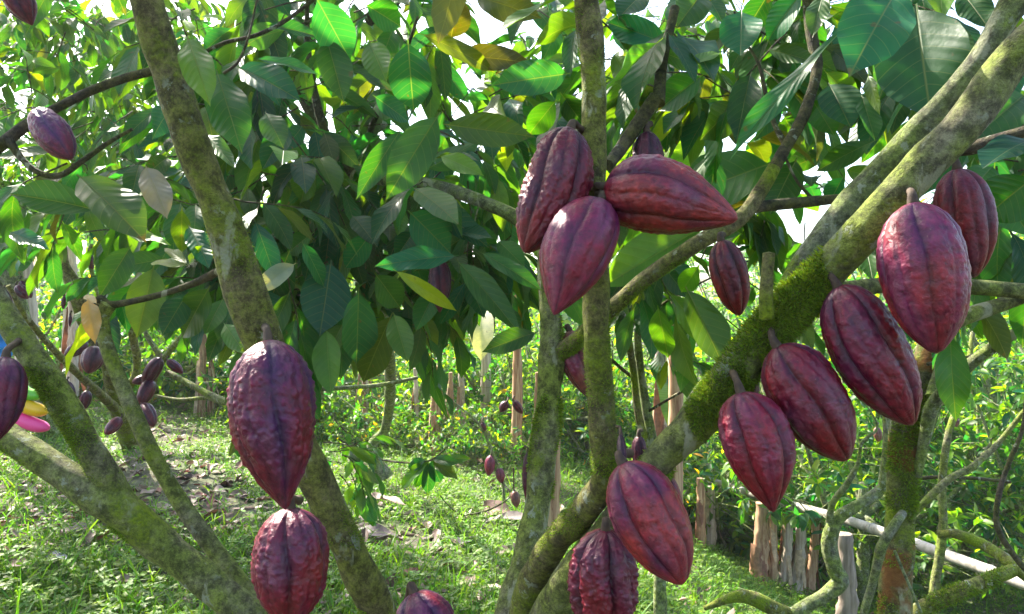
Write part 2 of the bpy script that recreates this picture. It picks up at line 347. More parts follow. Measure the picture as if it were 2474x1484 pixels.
M_BARK = bark_mat('mossy_bark', (.075,.058,.028), (.21,.175,.085), .46, .4)
M_BARK2 = bark_mat('grey_green_bark', (.085,.078,.045), (.24,.225,.13), .42, .35)
M_BARKG = bark_mat('pale_grey_bark', (.085,.085,.06), (.23,.23,.165), .28, .5)
M_DARKB = bark_mat('dark_twig_bark', (.035,.026,.022), (.10,.075,.055), .22, .3)
M_PEEL = bark_mat('peeling_bark', (.07,.06,.035), (.18,.165,.10), .40, .3, stain=((.13,.045,.012),(.24,.11,.025)))
M_MOSS, nt, ns, ls = mat('moss')
at = N_(ns,'ShaderNodeAttribute', attribute_name='tint'); pb = ns.new('ShaderNodeBsdfPrincipled'); tr = ns.new('ShaderNodeBsdfTranslucent'); mx = ns.new('ShaderNodeMixShader'); out = ns.new('ShaderNodeOutputMaterial')
ls.new(at.outputs[0], pb.inputs[0]); ls.new(at.outputs[0], tr.inputs[0]); pb.inputs['Roughness'].default_value = .9; mx.inputs[0].default_value = .3
ls.new(pb.outputs[0], mx.inputs[1]); ls.new(tr.outputs[0], mx.inputs[2]); ls.new(mx.outputs[0], out.inputs[0])
def pod_mat():
    m, nt, ns, ls = mat('pod_skin'); out = ns.new('ShaderNodeOutputMaterial'); pb = ns.new('ShaderNodeBsdfPrincipled')
    at = N_(ns,'ShaderNodeAttribute', attribute_name='tint'); tc = ns.new('ShaderNodeTexCoord'); ob = tc.outputs['Object']
    n1 = noise_(ns, ls, 75, 5, .65, ob, .3); n2 = noise_(ns, ls, 260, 3, .6, ob); n3 = noise_(ns, ls, 28, 4, .6, ob, .5)
    c = mixc(ns, ls, 1.0, at.outputs[0], ramp(ns,ls,n1.outputs[0],[(.30,(.50,.42,.55)),(.70,(1.5,1.35,1.15))]), 'MULTIPLY')
    c = mixc(ns, ls, math_(ns,ls,'MULTIPLY',ramp(ns,ls,n3.outputs[0],[(.56,(0,0,0)),(.70,(1,1,1))]),.22), c, (.14,.075,.085))
    sp = ramp(ns,ls,n2.outputs[0],[(.68,(0,0,0)),(.74,(1,1,1))]); c = mixc(ns, ls, math_(ns,ls,'MULTIPLY',sp,.35), c, (.30,.20,.16))
    n6 = noise_(ns, ls, 42, 6, .75, ob, .2); c = mixc(ns, ls, math_(ns,ls,'MULTIPLY',ramp(ns,ls,n6.outputs[0],[(.66,(0,0,0)),(.70,(1,1,1))]),.8), c, (.022,.010,.008))
    ls.new(c, pb.inputs['Base Color'])
    ls.new(ramp(ns,ls,n1.outputs[0],[(.3,(.27,.27,.27)),(.75,(.58,.58,.58))]), pb.inputs['Roughness'])
    pb.inputs['Specular IOR Level'].default_value = .32; pb.inputs['Subsurface Weight'].default_value = 0
    pb.inputs['Coat Weight'].default_value = .03; pb.inputs['Coat Roughness'].default_value = .28
    bp = ns.new('ShaderNodeBump'); bp.inputs['Strength'].default_value = .8; bp.inputs['Distance'].default_value = .003
    h = math_(ns,ls,'ADD', n1.outputs[0], math_(ns,ls,'MULTIPLY', n2.outputs[0], .3)); ls.new(h, bp.inputs['Height']); ls.new(bp.outputs[0], pb.inputs['Normal'])
    ls.new(pb.outputs[0], out.inputs[0]); return m
M_POD = pod_mat()
def simple(name, c1, c2, scale=12, rough=.7, bump=.3, stretch=None, detail=4, spec=.4, dist=.4):
    m, nt, ns, ls = mat(name); out = ns.new('ShaderNodeOutputMaterial'); pb = ns.new('ShaderNodeBsdfPrincipled')
    tc = ns.new('ShaderNodeTexCoord'); v = tc.outputs['Object']
    if stretch:
        mp = ns.new('ShaderNodeMapping'); mp.inputs['Scale'].default_value = stretch; ls.new(v, mp.inputs[0]); v = mp.outputs[0]
    n = noise_(ns, ls, scale, detail, .6, v, dist); ls.new(ramp(ns,ls,n.outputs[0],[(.32,c1),(.68,c2)]), pb.inputs['Base Color'])
    pb.inputs['Roughness'].default_value = rough; pb.inputs['Specular IOR Level'].default_value = spec
    if bump:
        bp = ns.new('ShaderNodeBump'); bp.inputs['Strength'].default_value = bump; bp.inputs['Distance'].default_value = .006; ls.new(n.outputs[0], bp.inputs['Height']); ls.new(bp.outputs[0], pb.inputs['Normal'])
    ls.new(pb.outputs[0], out.inputs[0]); return m
M_STALK = simple('pod_stalk', (.025,.014,.010), (.075,.045,.022), 60, .8)
M_DRY = simple('dried_banana_sheath', (.16,.055,.025), (.50,.33,.20), 9, .7, .5, (5,5,.35))
M_DRYG = simple('grey_dried_sheath', (.26,.19,.16), (.58,.47,.40), 9, .7, .5, (5,5,.35))
M_BAMBOO = simple('weathered_bamboo', (.13,.12,.09), (.34,.32,.29), 14, .65, .4, (1,1,1))
M_POST = simple('weathered_post', (.12,.09,.07), (.28,.22,.18), 10, .8, .5, (4,4,.3))
def attr_mat(name, rough=.8, trans=0.):
    m, nt, ns, ls = mat(name); out = ns.new('ShaderNodeOutputMaterial'); pb = ns.new('ShaderNodeBsdfPrincipled')
    at = N_(ns,'ShaderNodeAttribute', attribute_name='tint'); tc = ns.new('ShaderNodeTexCoord'); n = noise_(ns, ls, 30, 4, .6, tc.outputs['Object'])
    c = mixc(ns,ls,1.0,at.outputs[0],ramp(ns,ls,n.outputs[0],[(.3,(.6,.6,.6)),(.7,(1.35,1.35,1.35))]),'MULTIPLY')
    ls.new(c, pb.inputs[0]); pb.inputs['Roughness'].default_value = rough
    if trans:
        tr = ns.new('ShaderNodeBsdfTranslucent'); mx = ns.new('ShaderNodeMixShader'); mx.inputs[0].default_value = trans; ls.new(c, tr.inputs[0]); ls.new(pb.outputs[0], mx.inputs[1]); ls.new(tr.outputs[0], mx.inputs[2]); ls.new(mx.outputs[0], out.inputs[0])
    else: ls.new(pb.outputs[0], out.inputs[0])
    return m
M_LITTER = attr_mat('dead_leaf', .6, .15)
def ground_mat():
    m, nt, ns, ls = mat('forest_floor'); out = ns.new('ShaderNodeOutputMaterial'); pb = ns.new('ShaderNodeBsdfPrincipled')
    tc = ns.new('ShaderNodeTexCoord'); ob = tc.outputs['Object']
    a = noise_(ns, ls, .9, 5, .6, ob); b = noise_(ns, ls, 16, 5, .7, ob, .5); c_ = noise_(ns, ls, 90, 3, .6, ob)
    soil = ramp(ns,ls,b.outputs[0],[(.3,(.030,.022,.014)),(.55,(.085,.060,.038)),(.75,(.17,.13,.09))]); green = ramp(ns,ls,c_.outputs[0],[(.3,(.022,.045,.010)),(.7,(.075,.12,.022))])
    c = mixc(ns,ls,ramp(ns,ls,a.outputs[0],[(.40,(.85,.85,.85)),(.60,(.15,.15,.15))]), soil, green)
    ls.new(c, pb.inputs[0]); pb.inputs['Roughness'].default_value = .95
    bp = ns.new('ShaderNodeBump'); bp.inputs['Distance'].default_value = .03; ls.new(b.outputs[0], bp.inputs['Height']); ls.new(bp.outputs[0], pb.inputs['Normal'])
    ls.new(pb.outputs[0], out.inputs[0]); return m
M_GROUND = ground_mat()
# ------------------------------------------------------------------ the ground
def build_ground():
    xs = np.concatenate([np.linspace(-60,-9,18)[:-1], np.linspace(-9,9,140), np.linspace(9,60,18)[1:]])
    ys = np.concatenate([np.linspace(-12,1,12)[:-1], np.linspace(1,16,120), np.linspace(16,90,30)[1:]])
    X, Y = np.meshgrid(xs, ys); g = np.random.RandomState(1)
    Z = gz(X, Y)+.012*g.randn(*X.shape)
    v = np.stack([X,Y,Z], -1).reshape(-1,3); nx = len(xs); ny = len(ys)
    i = np.arange(ny-1)[:,None]; j = np.arange(nx-1)[None,:]
    f = np.stack([i*nx+j, i*nx+j+1, (i+1)*nx+j+1, (i+1)*nx+j], -1).reshape(-1,4)
    mb = Mesh(); mb.add(v, f); tag(mb.build('ground', M_GROUND), kind='structure')
build_ground()
def soil_patch(x, y):
    bl = sum(1.6*np.exp(-(((x-a)/(r*1.3))**2+((y-c)/r)**2)) for a,c,r in ((-2.4,5.1,.7),(-2.7,3.7,.7),(-.9,6.2,.45),(-3.3,7.3,.6),(-1.5,4.5,.3),(-.75,4.6,.25)))
    return bl-.35+.75*np.sin(x*1.7+.6*np.sin(y*1.3))*np.sin(y*1.15+1.2+.5*np.sin(x*2.1)) + .35*np.sin(x*4.3+y*2.2)
def scatter(n, g, near=2.7, far=15.0):
    """points of the visible ground, denser near by"""
    y = near*(far/near)**(g.rand(n)); x = (g.rand(n)*2-1)*(y*.76+.5)
    return x, y
def build_cover():
    g = np.random.RandomState(11)
    # grass blades
    mb = Mesh(); x, y = scatter(150000, g); p = soil_patch(x, y); k = (g.rand(len(x)) < np.clip(.85-.55*p, .06, 1)); x, y = x[k], y[k]; n = len(x)
    h = (.03+.085*g.rand(n)**1.8)*(1+.8*(g.rand(n)<.05)); d = unit(np.stack([g.randn(n)*.6, g.randn(n)*.6, np.ones(n)], 1)); nn = unit(np.stack([g.randn(n), g.randn(n), np.full(n,.4)],1))
    col = np.array([.060,.165,.010])*(.6+.8*g.rand(n,1))*np.stack([.8+.7*g.rand(n), np.ones(n), .7+.6*g.rand(n)],1)
    leaves(mb, np.stack([x,y,gz(x,y)-.005],1), d, nn, h*1.5, .0045+.005*g.rand(n), bend=.5+1.3*g.rand(n), fold=.3, wave=0, col=col, nu=4, nv=2, petiole=0, shape=([0,.3,.7,1],[.8,1,.7,.05]), seed=3)
    tag(mb.build('grass', M_GRASS), 'short green grass blades growing over the plantation floor', 'grass', kind='stuff')
    # clover-like weeds: three leaflets on a thin stalk
    mb = Mesh(); x, y = scatter(38000, g, 2.8, 13); p = soil_patch(x, y)+.3*np.sin(x*3+y); k = g.rand(len(x)) < np.clip(.55-.6*p, .05, 1); x, y = x[k], y[k]; n = len(x)
    hh = .025+.06*g.rand(n); b = np.stack([x,y,gz(x,y)],1); top = b+np.stack([.02*g.randn(n), .02*g.randn(n), hh],1); a0 = g.rand(n)*6.28
    col = np.array([.095,.20,.010])*(.6+.75*g.rand(n,1))*np.stack([.75+.6*g.rand(n), np.ones(n), np.ones(n)],1)
    for q in range(3):
        a = a0+q*2.094; d = np.stack([np.cos(a), np.sin(a), .25+.2*g.randn(n)],1); L = .014+.016*g.rand(n)
        leaves(mb, top, d, np.array([0,0,1.])+.25*g.randn(n,3), L, L*.85, bend=.5, fold=.2, wave=0, col=col, nu=4, nv=3, petiole=0, shape=([0,.3,.7,1],[.1,.75,1,.35]), seed=q)
    leaves(mb, b, top-b, np.stack([g.randn(n),g.randn(n),np.zeros(n)],1), hh, .0022, bend=.05, fold=0, wave=0, col=col*.9, nu=3, nv=2, petiole=0, shape=([0,1],[1,1]))
    tag(mb.build('clover', M_GRASS), 'low three leaved weeds carpeting the floor between bare patches', 'clover', kind='stuff')
    # dead leaves
    mb = Mesh(); x, y = scatter(9000, g, 2.8, 12); p = soil_patch(x, y); k = g.rand(len(x)) < np.clip(.30+.9*p, .05, 1); x, y = x[k], y[k]; n = len(x)
    a = g.rand(n)*6.28; d = np.stack([np.cos(a), np.sin(a), .15*g.randn(n)],1); L = .05+.11*g.rand(n)**1.5
    base = np.array([(.17,.085,.045),(.26,.17,.12),(.10,.05,.03),(.34,.26,.21),(.22,.07,.045)])[g.randint(0,5,n)]*(.42+.42*g.rand(n,1))
    leaves(mb, np.stack([x,y,gz(x,y)+.008+.02*g.rand(n)],1), d, np.array([0,0,1.])+.35*g.randn(n,3), L, L*.4, bend=-.8+1.8*g.rand(n), fold=.5*g.randn(n), wave=.05, col=base, nu=6, nv=4, petiole=.05, seed=5)
    tag(mb.build('leaf_litter', M_LITTER), 'brown fallen cocoa leaves scattered between the grass', 'leaf litter', kind='stuff')
build_cover()
# larger dead leaves one can count
def fallen(px, py, L, ang, col, label, Wd=.36, bend=.6, h=.03):
    # the ground point under a pixel
    dx = (px-1236.5)/F_PX; dz = -(py-742)/F_PX; d = 2.5
    while d < 30 and CAM_Z+dz*d > gz(dx*d, d): d += .02
    mb = Mesh(); a = R(ang); p = np.array([dx*d, d, float(gz(dx*d,d))+h])
    leaves(mb, p-np.array([math.cos(a),math.sin(a),0])*L*.5, (math.cos(a),math.sin(a),.22), (0,-.5,1), L, L*Wd, bend=bend, fold=.35, wave=.03, col=np.array(col)*.42, nu=14, nv=7, seed=int(px), petiole=.08, twist=.5)
    o = mb.build('fallen_leaf', M_LITTER, None, tuple(p)); tag(o, label, 'fallen leaf', 'large dead leaves lying on the grass')
fallen(130,1368,.19,-35,(.42,.43,.55),'pale bluish dead leaf lying on the dark leaf litter at lower left', .26, .3)
fallen(318,1430,.17,40,(.33,.20,.14),'curled pinkish brown dead leaf standing in the grass below the thick mossy stem', .5, 1.2, .05)
fallen(335,1455,.15,110,(.28,.17,.12),'small crumpled brown leaf beside the curled pinkish leaf', .5, 1.0)
fallen(915,1228,.42,-38,(.30,.17,.12),'long rolled brown dead leaf on the grass right of the lower left pod', .22, .4)
fallen(865,1182,.28,-10,(.36,.13,.09),'reddish brown dead leaf on the sunny grass edge behind the small leafy sprig', .3, .3)
fallen(1195,1250,.3,160,(.42,.22,.18),'pinkish rounded dead leaf on the grass left of the sunlit slanting stem', .5, .5)
fallen(1225,1278,.45,-12,(.36,.28,.25),'long grey brown dead leaf lying left of the sunlit slanting stem', .2, .2)
fallen(1125,1325,.22,60,(.22,.17,.20),'small purplish grey curled leaf in the shaded grass', .45, 1.0, .04)
fallen(895,1310,.36,-25,(.24,.17,.17),'dark purplish dead leaf by the mossy stem under the lower left pod', .3, .5)
fallen(1235,1350,.24,20,(.25,.18,.15),'dull brown folded leaf touching the foot of the sunlit stem', .4, .8, .04)

# ------------------------------------------------------------------ pods
PT = np.array([0,.015,.05,.11,.2,.32,.45,.58,.70,.80,.88,.94,.98,1.0])
SH = {'full': np.array([.10,.30,.52,.73,.90,.985,1.0,.93,.77,.56,.36,.20,.10,.0]),
      'oval': np.array([.08,.27,.49,.70,.88,.98,1.0,.96,.86,.70,.51,.32,.17,.0]),
      'taper':np.array([.10,.34,.58,.79,.94,1.0,.96,.86,.70,.52,.36,.23,.13,.0])}
def pod_mesh(top, tip, rad, shape='full', wart=.04, ridge=.10, spin=0., twist=.1, bend=0., cols=None, res=(120,100), seed=0, flat=1.0, side=None):
    top = np.asarray(top,float); tip = np.asarray(tip,float); ax = tip-top; L = np.linalg.norm(ax); ax /= L
    ref = np.array([0,-1.,0]) if abs(ax[1])<.9 else np.array([1.,0,0]); n = unit(ref-ax*np.dot(ref,ax)); b = np.cross(ax,n)
    nu, nv = res; u = .5-.5*np.cos(np.linspace(0,np.pi,nu)); th = np.linspace(0,2*np.pi,nv,endpoint=False)
    pr = np.interp(u, PT, SH[shape]); pr = np.convolve(np.pad(pr,3,mode='edge'), np.ones(7)/7,'valid')*(u<1)*1.0; pr[-1] = 0; pr[0] = SH[shape][0]
    U, TH = np.meshgrid(u, th, indexing='ij'); ph = TH+spin+twist*U*2+.05*np.sin(U*9+seed)
    env = np.clip(U/.05,0,1)**.5*(1-.55*sstep(.86,1,U))
    rid = .80*np.abs(np.sin(2.5*ph))**.42 + .40*np.abs(np.sin(5*ph))**.5 - .98
    rr = pr[:,None]*(1+ridge*1.75*rid*env)
    W1 = np.zeros_like(U); W2 = np.zeros_like(U); W3 = np.zeros_like(U)
    for i in range(nu):
        for j in range(nv):
            x, y, z = math.cos(TH[i,j])*1.0, math.sin(TH[i,j])*1.0, U[i,j]*L/rad
            W1[i,j] = noise.noise(Vector((x*5.6+seed, y*5.6, z*3.0))); W2[i,j] = noise.noise(Vector((x*13, y*13+seed, z*8))); W3[i,j] = noise.noise(Vector((x*1.1, y*1.1, z*.8+seed*3.3)))
    lump = (W1*.75+np.maximum(0,W2)*1.5)*1.05
    rr = rr*(1+wart*lump*env*(.6+.7*np.clip(rid+.5,0,1)))*(1+.035*W3)
    rr = rr*rad
    if flat != 1.0: pass
    off = bend*L*np.sin(np.pi*U)[...,None]*(side if side is not None else b)
    v = top+ax*(U[...,None]*L)+off+n*(np.cos(TH)*rr)[...,None]+b*(np.sin(TH)*rr)[...,None]
    c0 = dict(red=(.115,.010,.016), pur=(.050,.009,.030), org=(.15,.030,.010), tipc=(.12,.025,.014), mixo=.35, mixp=.5, tipw=.35)
    if cols: c0.update(cols)
    red, pur, org, tipc = [np.array(c0[k]) for k in ('red','pur','org','tipc')]
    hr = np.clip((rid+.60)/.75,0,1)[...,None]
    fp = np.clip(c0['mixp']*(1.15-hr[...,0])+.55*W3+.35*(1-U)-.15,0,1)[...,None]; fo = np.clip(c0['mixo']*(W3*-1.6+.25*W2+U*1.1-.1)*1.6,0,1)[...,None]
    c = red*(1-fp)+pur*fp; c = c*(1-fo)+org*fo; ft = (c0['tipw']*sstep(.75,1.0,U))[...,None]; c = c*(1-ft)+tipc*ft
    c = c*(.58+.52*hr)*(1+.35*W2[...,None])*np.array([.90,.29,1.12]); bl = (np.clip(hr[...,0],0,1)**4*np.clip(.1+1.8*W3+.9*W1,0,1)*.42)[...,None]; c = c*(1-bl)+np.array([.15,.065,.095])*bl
    i = np.arange(nu-1)[:,None]; j = np.arange(nv)[None,:]; j2 = (j+1)%nv
    f = np.stack([i*nv+j, i*nv+j2, (i+1)*nv+j2, (i+1)*nv+j], -1).reshape(-1,4)
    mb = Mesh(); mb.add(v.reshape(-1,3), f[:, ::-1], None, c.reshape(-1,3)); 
    # close the stalk end
    k = np.arange(nv); mb.add(np.vstack([v[0], top[None]]), np.stack([k,(k+1)%nv,np.full(nv,nv)],-1)[:, ::-1], None, c[0].mean(0))
    return mb
POD_N = [0]
def pod(top, tip, wpx, label, att=None, group='purple red cocoa pods hanging on the near stems', name='cocoa_pod', cat='cocoa pod', stalk_r=.0058, **kw):
    """top, tip, att: (px, py, depth)"""
    a = P(*top); b = P(*tip); dm = (top[2]+tip[2])/2; POD_N[0] += 1
    rad = wpx/F_PX*dm/2*offc((top[0]+tip[0])/2)*.97
    mb = pod_mesh(a, b, rad, seed=kw.pop('seed', POD_N[0]*1.7), **kw)
    r = root(name, a, label, cat, group); mb.build('husk', M_POD, r, a)
    at = P(*att) if att else a+np.array([0,.03,.03])
    ax = unit(b-a); s = Mesh(); p0 = a+ax*rad*.10; m1 = a-ax*min(.3*np.linalg.norm(at-a), .012); 
    tube(s, [list(p0)+[stalk_r*1.5], list(m1)+[stalk_r], list(m1*.4+at*.6)+[stalk_r], list(at)+[stalk_r*1.3]], seg=8, res=9, rough=.1, rsc=60)
    s.build('stalk', M_STALK, r, a)
    return r
ORG = dict(red=(.13,.016,.018), org=(.19,.060,.016), tipc=(.24,.12,.04), mixo=.65, mixp=.75, tipw=.7, pur=(.075,.010,.035))
DRK = dict(red=(.050,.008,.014), pur=(.018,.006,.018), mixo=.15, mixp=.8)
BLU = dict(red=(.085,.012,.022), pur=(.048,.014,.052), mixo=.25, mixp=.85)
ROSE = dict(red=(.14,.016,.030), pur=(.095,.016,.055), mixo=.25, mixp=.7, tipc=(.16,.05,.03), tipw=.6)
pod((648,822,1.02),(690,1232,1.00),214,'largest pod at left, dull purple, warty and pointed, hanging in front of the mossy stem',(640,790,1.2),cols=BLU,wart=.055,ridge=.085,spin=.35,bend=.02,res=(190,150))
pod((702,1226,1.04),(702,1520,1.02),188,'rounded maroon pod directly under the largest pod, cut by the bottom edge',(722,1208,1.12),cols=dict(red=(.105,.010,.020),pur=(.045,.009,.030)),wart=.05,ridge=.12,spin=.1,shape='oval',res=(150,130))
pod((1000,1430,1.10),(1075,1640,1.08),150,'dark pod peeping up at the bottom edge right of the lowest left pod',(985,1450,1.2),cols=BLU,wart=.03,spin=.6,shape='oval')
pod((15,862,1.25),(-25,1085,1.22),140,'purple pod cut by the left edge, leaning on the sloping stem',(50,820,1.33),cols=BLU,wart=.02,ridge=.10,spin=.2)
pod((1378,312,1.16),(1268,612,1.12),158,'dark wrinkled pod with white edged ridges at left of the upright stem',(1410,318,1.20),cols=dict(red=(.10,.012,.014),pur=(.03,.008,.022)),wart=.065,ridge=.14,spin=.5,bend=-.05,shape='oval',res=(170,140))
pod((1462,452,1.13),(1782,530,1.06),196,'orange red pod sticking out sideways from the upright stem',(1440,455,1.18),cols=ORG,wart=.03,ridge=.085,spin=.3,shape='taper',res=(170,140),bend=-.03)
pod((1450,486,1.10),(1338,762,1.04),176,'smooth rose purple pod pointing down left below the upright stem cluster',(1445,470,1.17),cols=ROSE,wart=.018,ridge=.075,spin=.9,res=(150,130),bend=.03)
pod((1562,318,1.5),(1572,500,1.5),78,'very dark pod tucked behind the sideways orange red pod',(1570,300,1.52),cols=DRK,wart=.05,ridge=.10)
pod((1742,580,1.42),(1786,764,1.42),92,'slim glossy dark red pod hanging alone from the oblique mossy branch',(1745,568,1.45),cols=dict(red=(.10,.010,.010),pur=(.025,.006,.014)),wart=.03,ridge=.13,spin=.2,shape='oval')
pod((2205,490,1.00),(2262,855,.98),228,'largest pod at right, rose with grey bloomed ridges, below the forked limbs',(2196,458,1.07),cols=dict(ROSE, org=(.18,.05,.02), mixo=.6),wart=.022,ridge=.085,spin=.75,shape='oval',res=(190,150))
pod((2310,408,1.16),(2352,672,1.16),158,'dull red pod partly hidden behind the largest right hand pod',(2270,370,1.2),cols=dict(red=(.11,.012,.014),pur=(.06,.012,.03)),wart=.02,ridge=.12,spin=.3,shape='oval')
pod((2022,692,1.08),(2204,1028,1.05),192,'purplish red pod with a pale speck, slung under the moss covered limb',(1985,650,1.12),cols=dict(red=(.11,.010,.018),pur=(.045,.008,.035),org=(.15,.035,.012)),wart=.035,ridge=.12,spin=.2,shape='oval',res=(170,140),bend=.02)
pod((1876,836,1.08),(2046,1114,1.06),188,'dark red pod second in the row beneath the moss covered limb',(1860,775,1.13),cols=dict(red=(.125,.009,.013),pur=(.055,.008,.022)),wart=.03,ridge=.10,spin=.95,shape='oval',res=(160,130))
pod((1788,948,1.05),(1868,1238,1.02),176,'crimson pod with deep furrows in front of the second pod under the mossy limb',(1765,890,1.14),cols=dict(red=(.15,.012,.020),pur=(.060,.008,.030),org=(.16,.035,.012)),wart=.035,ridge=.12,spin=.45,shape='full',res=(160,130),bend=-.03)
pod((1503,1118,1.02),(1650,1412,.98),180,'brick red pod with purple furrows hanging below the limb junction',(1520,1095,1.08),cols=dict(red=(.14,.014,.018),pur=(.065,.010,.045),org=(.20,.06,.02),mixo=.65,tipc=(.2,.08,.03),tipw=.6),wart=.02,ridge=.11,spin=.6,shape='oval',res=(170,140))
pod((1462,1278,1.10),(1452,1560,1.10),166,'deeply wrinkled glossy maroon pod at the bottom edge behind the brick red pod',(1470,1262,1.16),cols=dict(red=(.105,.010,.018),pur=(.05,.008,.022)),wart=.085,ridge=.16,spin=.1,shape='oval',res=(180,150))
pod((1499,1050,1.05),(1507,1165,1.0),24,'thin black shrivelled young pod dangling over the brick red pod',(1490,1030,1.1),cols=dict(red=(.02,.01,.01),pur=(.012,.008,.01),mixo=0),wart=.08,ridge=.12,shape='taper',res=(50,40),stalk_r=.002,group='shrivelled young pods')
pod((1543,1053,1.35),(1546,1150,1.35),38,'small dark red pod half hidden behind the junction of the limbs',(1548,1040,1.38),cols=DRK,wart=.07,ridge=.12,res=(60,50),stalk_r=.003)
pod((1612,1150,1.25),(1630,1320,1.25),60,'narrow brownish pod showing as a sliver behind the brick red pod',(1605,1140,1.28),cols=ORG,ridge=.12,res=(70,60))
pod((1375,800,1.75),(1425,965,1.72),84,'half ripe orange and green pod hidden behind the upright stem',(1368,790,1.8),cols=dict(red=(.15,.03,.02),pur=(.09,.012,.035),org=(.16,.15,.03),mixo=1.0,tipc=(.14,.15,.03),tipw=1),ridge=.10,wart=.05)
pod((1815,905,1.25),(1790,985,1.25),60,'dull purple pod wedged between the limb and the crimson pod',(1825,890,1.28),cols=DRK,ridge=.1,res=(60,60))
pod((1275,1092,2.2),(1270,1208,2.2),24,'long thin black pod pressed against the left side of the sunlit stem',(1268,1078,2.25),cols=DRK,wart=.08,res=(50,40),stalk_r=.003,group='shrivelled young pods')
GRN = dict(red=(.20,.30,.06),pur=(.14,.22,.05),org=(.22,.30,.06),tipc=(.2,.3,.06),mixo=.2)
pod((1242,1186,3.2),(1248,1226,3.2),24,'small pale green young pod hanging left of the sunlit stem',(1240,1130,3.2),cols=GRN,res=(40,30),stalk_r=.003,group='green young pods',shape='oval')
pod((1062,628,2.0),(1062,756,1.96),56,'nearly black pod among dark leaves in the middle with its red tip showing below',(1060,610,2.0),cols=DRK,wart=.03,ridge=.12)
pod((1006,782,3.0),(1018,822,3.0),30,'tiny red brown pod on the split hanging stem in the middle',(1003,772,3.0),cols=DRK,res=(50,40),stalk_r=.003)
pod((88,270,1.95),(172,384,1.9),98,'bluish violet pod at upper left hanging on a grey branch',(75,290,2.0),cols=dict(red=(.10,.018,.045),pur=(.075,.022,.095),mixp=.9,mixo=.2),wart=.04,ridge=.08,spin=.3,shape='oval')
pod((20,-50,1.7),(78,62,1.7),86,'dark purple pod entering at the top left corner',(10,-70,1.72),cols=BLU,wart=.03,ridge=.1)
FG = 'small pods on the distant leaning trees at left'
for t, b_, wd, lab, kw in [
  ((212,828,5.2),(155,860,5.1),38,'small pod pointing left in the pair below the yellow leaf',{}),
  ((232,838,5.1),(212,902,5.0),58,'small pod with a bright sunlit stripe in the pair below the yellow leaf',{'spin':.5}),
  ((388,865,5.4),(346,930,5.4),42,'upper dark pod of the cluster on the fork in the left background',{}),
  ((404,870,5.4),(442,902,5.4),26,'small pod sticking out right of the fork in the left background',{}),
  ((360,912,5.45),(318,925,5.4),26,'small split looking pod pointing left in the fork cluster',{}),
  ((366,918,5.4),(338,980,5.3),42,'brown pod in the middle of the fork cluster at left',{}),
  ((345,976,5.3),(372,1030,5.2),42,'lowest purple pod of the fork cluster at left',{}),
  ((292,1010,5.1),(254,1050,5.0),34,'grey brown pod beside the foot of the dark leaning trunk',{'cols':dict(red=(.08,.05,.035),pur=(.06,.04,.03))}),
  ((163,922,4.6),(178,972,4.6),26,'small striped pod left of its twin under the thin green branch',{}),
  ((212,944,4.6),(198,992,4.6),32,'small pointed pod right of its twin under the thin green branch',{}),
  ((40,690,6.0),(68,722,6.0),34,'outer dark pod of the pair on the lichen covered trunk at left',{}),
  ((50,678,6.1),(76,720,6.1),30,'dark pod behind the outer one on the lichen covered trunk',{}),
  ((10,700,5.9),(30,765,5.9),26,'narrow shiny pod at the left edge by the lichen covered trunk',{}),
  ((32,768,5.9),(52,810,5.9),24,'narrow pod below the shiny one at the left edge',{}),
  ((217,612,5.2),(222,656,5.2),18,'slim purple pod high on a thin upright branch at left',{}),
  ((155,715,5.2),(152,748,5.2),12,'tiny slim pod left of the dark leaning trunk, upper of two',{}),
  ((170,762,5.2),(169,790,5.2),10,'tiny slim pod left of the dark leaning trunk, lower of two',{}),
  ((1225,970,4.5),(1208,996,4.5),22,'dark little pod among leaves behind the middle clearing, left of two',{}),
  ((1240,968,4.5),(1262,1000,4.5),20,'dark little pod among leaves behind the middle clearing, right of two',{}),
  ((1186,1100,5.5),(1180,1150,5.5),26,'dull brown dried pod by the thin stems in the middle background',{'cols':dict(red=(.16,.06,.06),pur=(.10,.04,.04))}),
  ((1205,1130,5.5),(1212,1168,5.5),22,'second dried brown pod low by the thin stems in the middle background',{'cols':dict(red=(.13,.05,.045),pur=(.09,.03,.03))}),
  ((2118,1032,4.5),(2122,1068,4.5),22,'pale green young pod right of the big hanging pods',{'cols':GRN}),
  ((2308,1008,5.0),(2310,1032,5.0),16,'tiny green pod high in the right hand thicket',{'cols':GRN}),
  ((1165,1020,5.5),(1172,1042,5.5),12,'dark little pod above the bank in the middle background',{})]:
    kw = dict(kw); kw.setdefault('cols', DRK); kw.setdefault('shape','oval'); pod(t, b_, wd*1.02, lab, (t[0]+2,t[1]-10,t[2]+.02), group=FG, res=(40,40), stalk_r=.006, ridge=.13, wart=.02, **kw)
# ------------------------------------------------------------------ near trees
def ground_pt(x, y): return np.array([x, y, float(gz(x,y))])
class Tree:
    def __init__(s, name, base, label, cat='cocoa tree', group=None): s.r = root(name, base, label, cat, group); s.o = np.asarray(base,float); s.g = np.random.RandomState(int(abs(base[0]*1000)+abs(base[1])*77))
    def wood(s, name, paths, mat_, seg=20, rough=.09, rsc=9., moss=None):
        mb = Mesh(); res = []
        for p in paths: res.append(tube(mb, p, seg=seg, rough=rough, rsc=rsc, seed=s.g.rand()*9))
        mb.build(name, mat_, s.r, s.o); return res
def X(p, w_px, d): return list(p)+[w_px/2/F_PX*d]
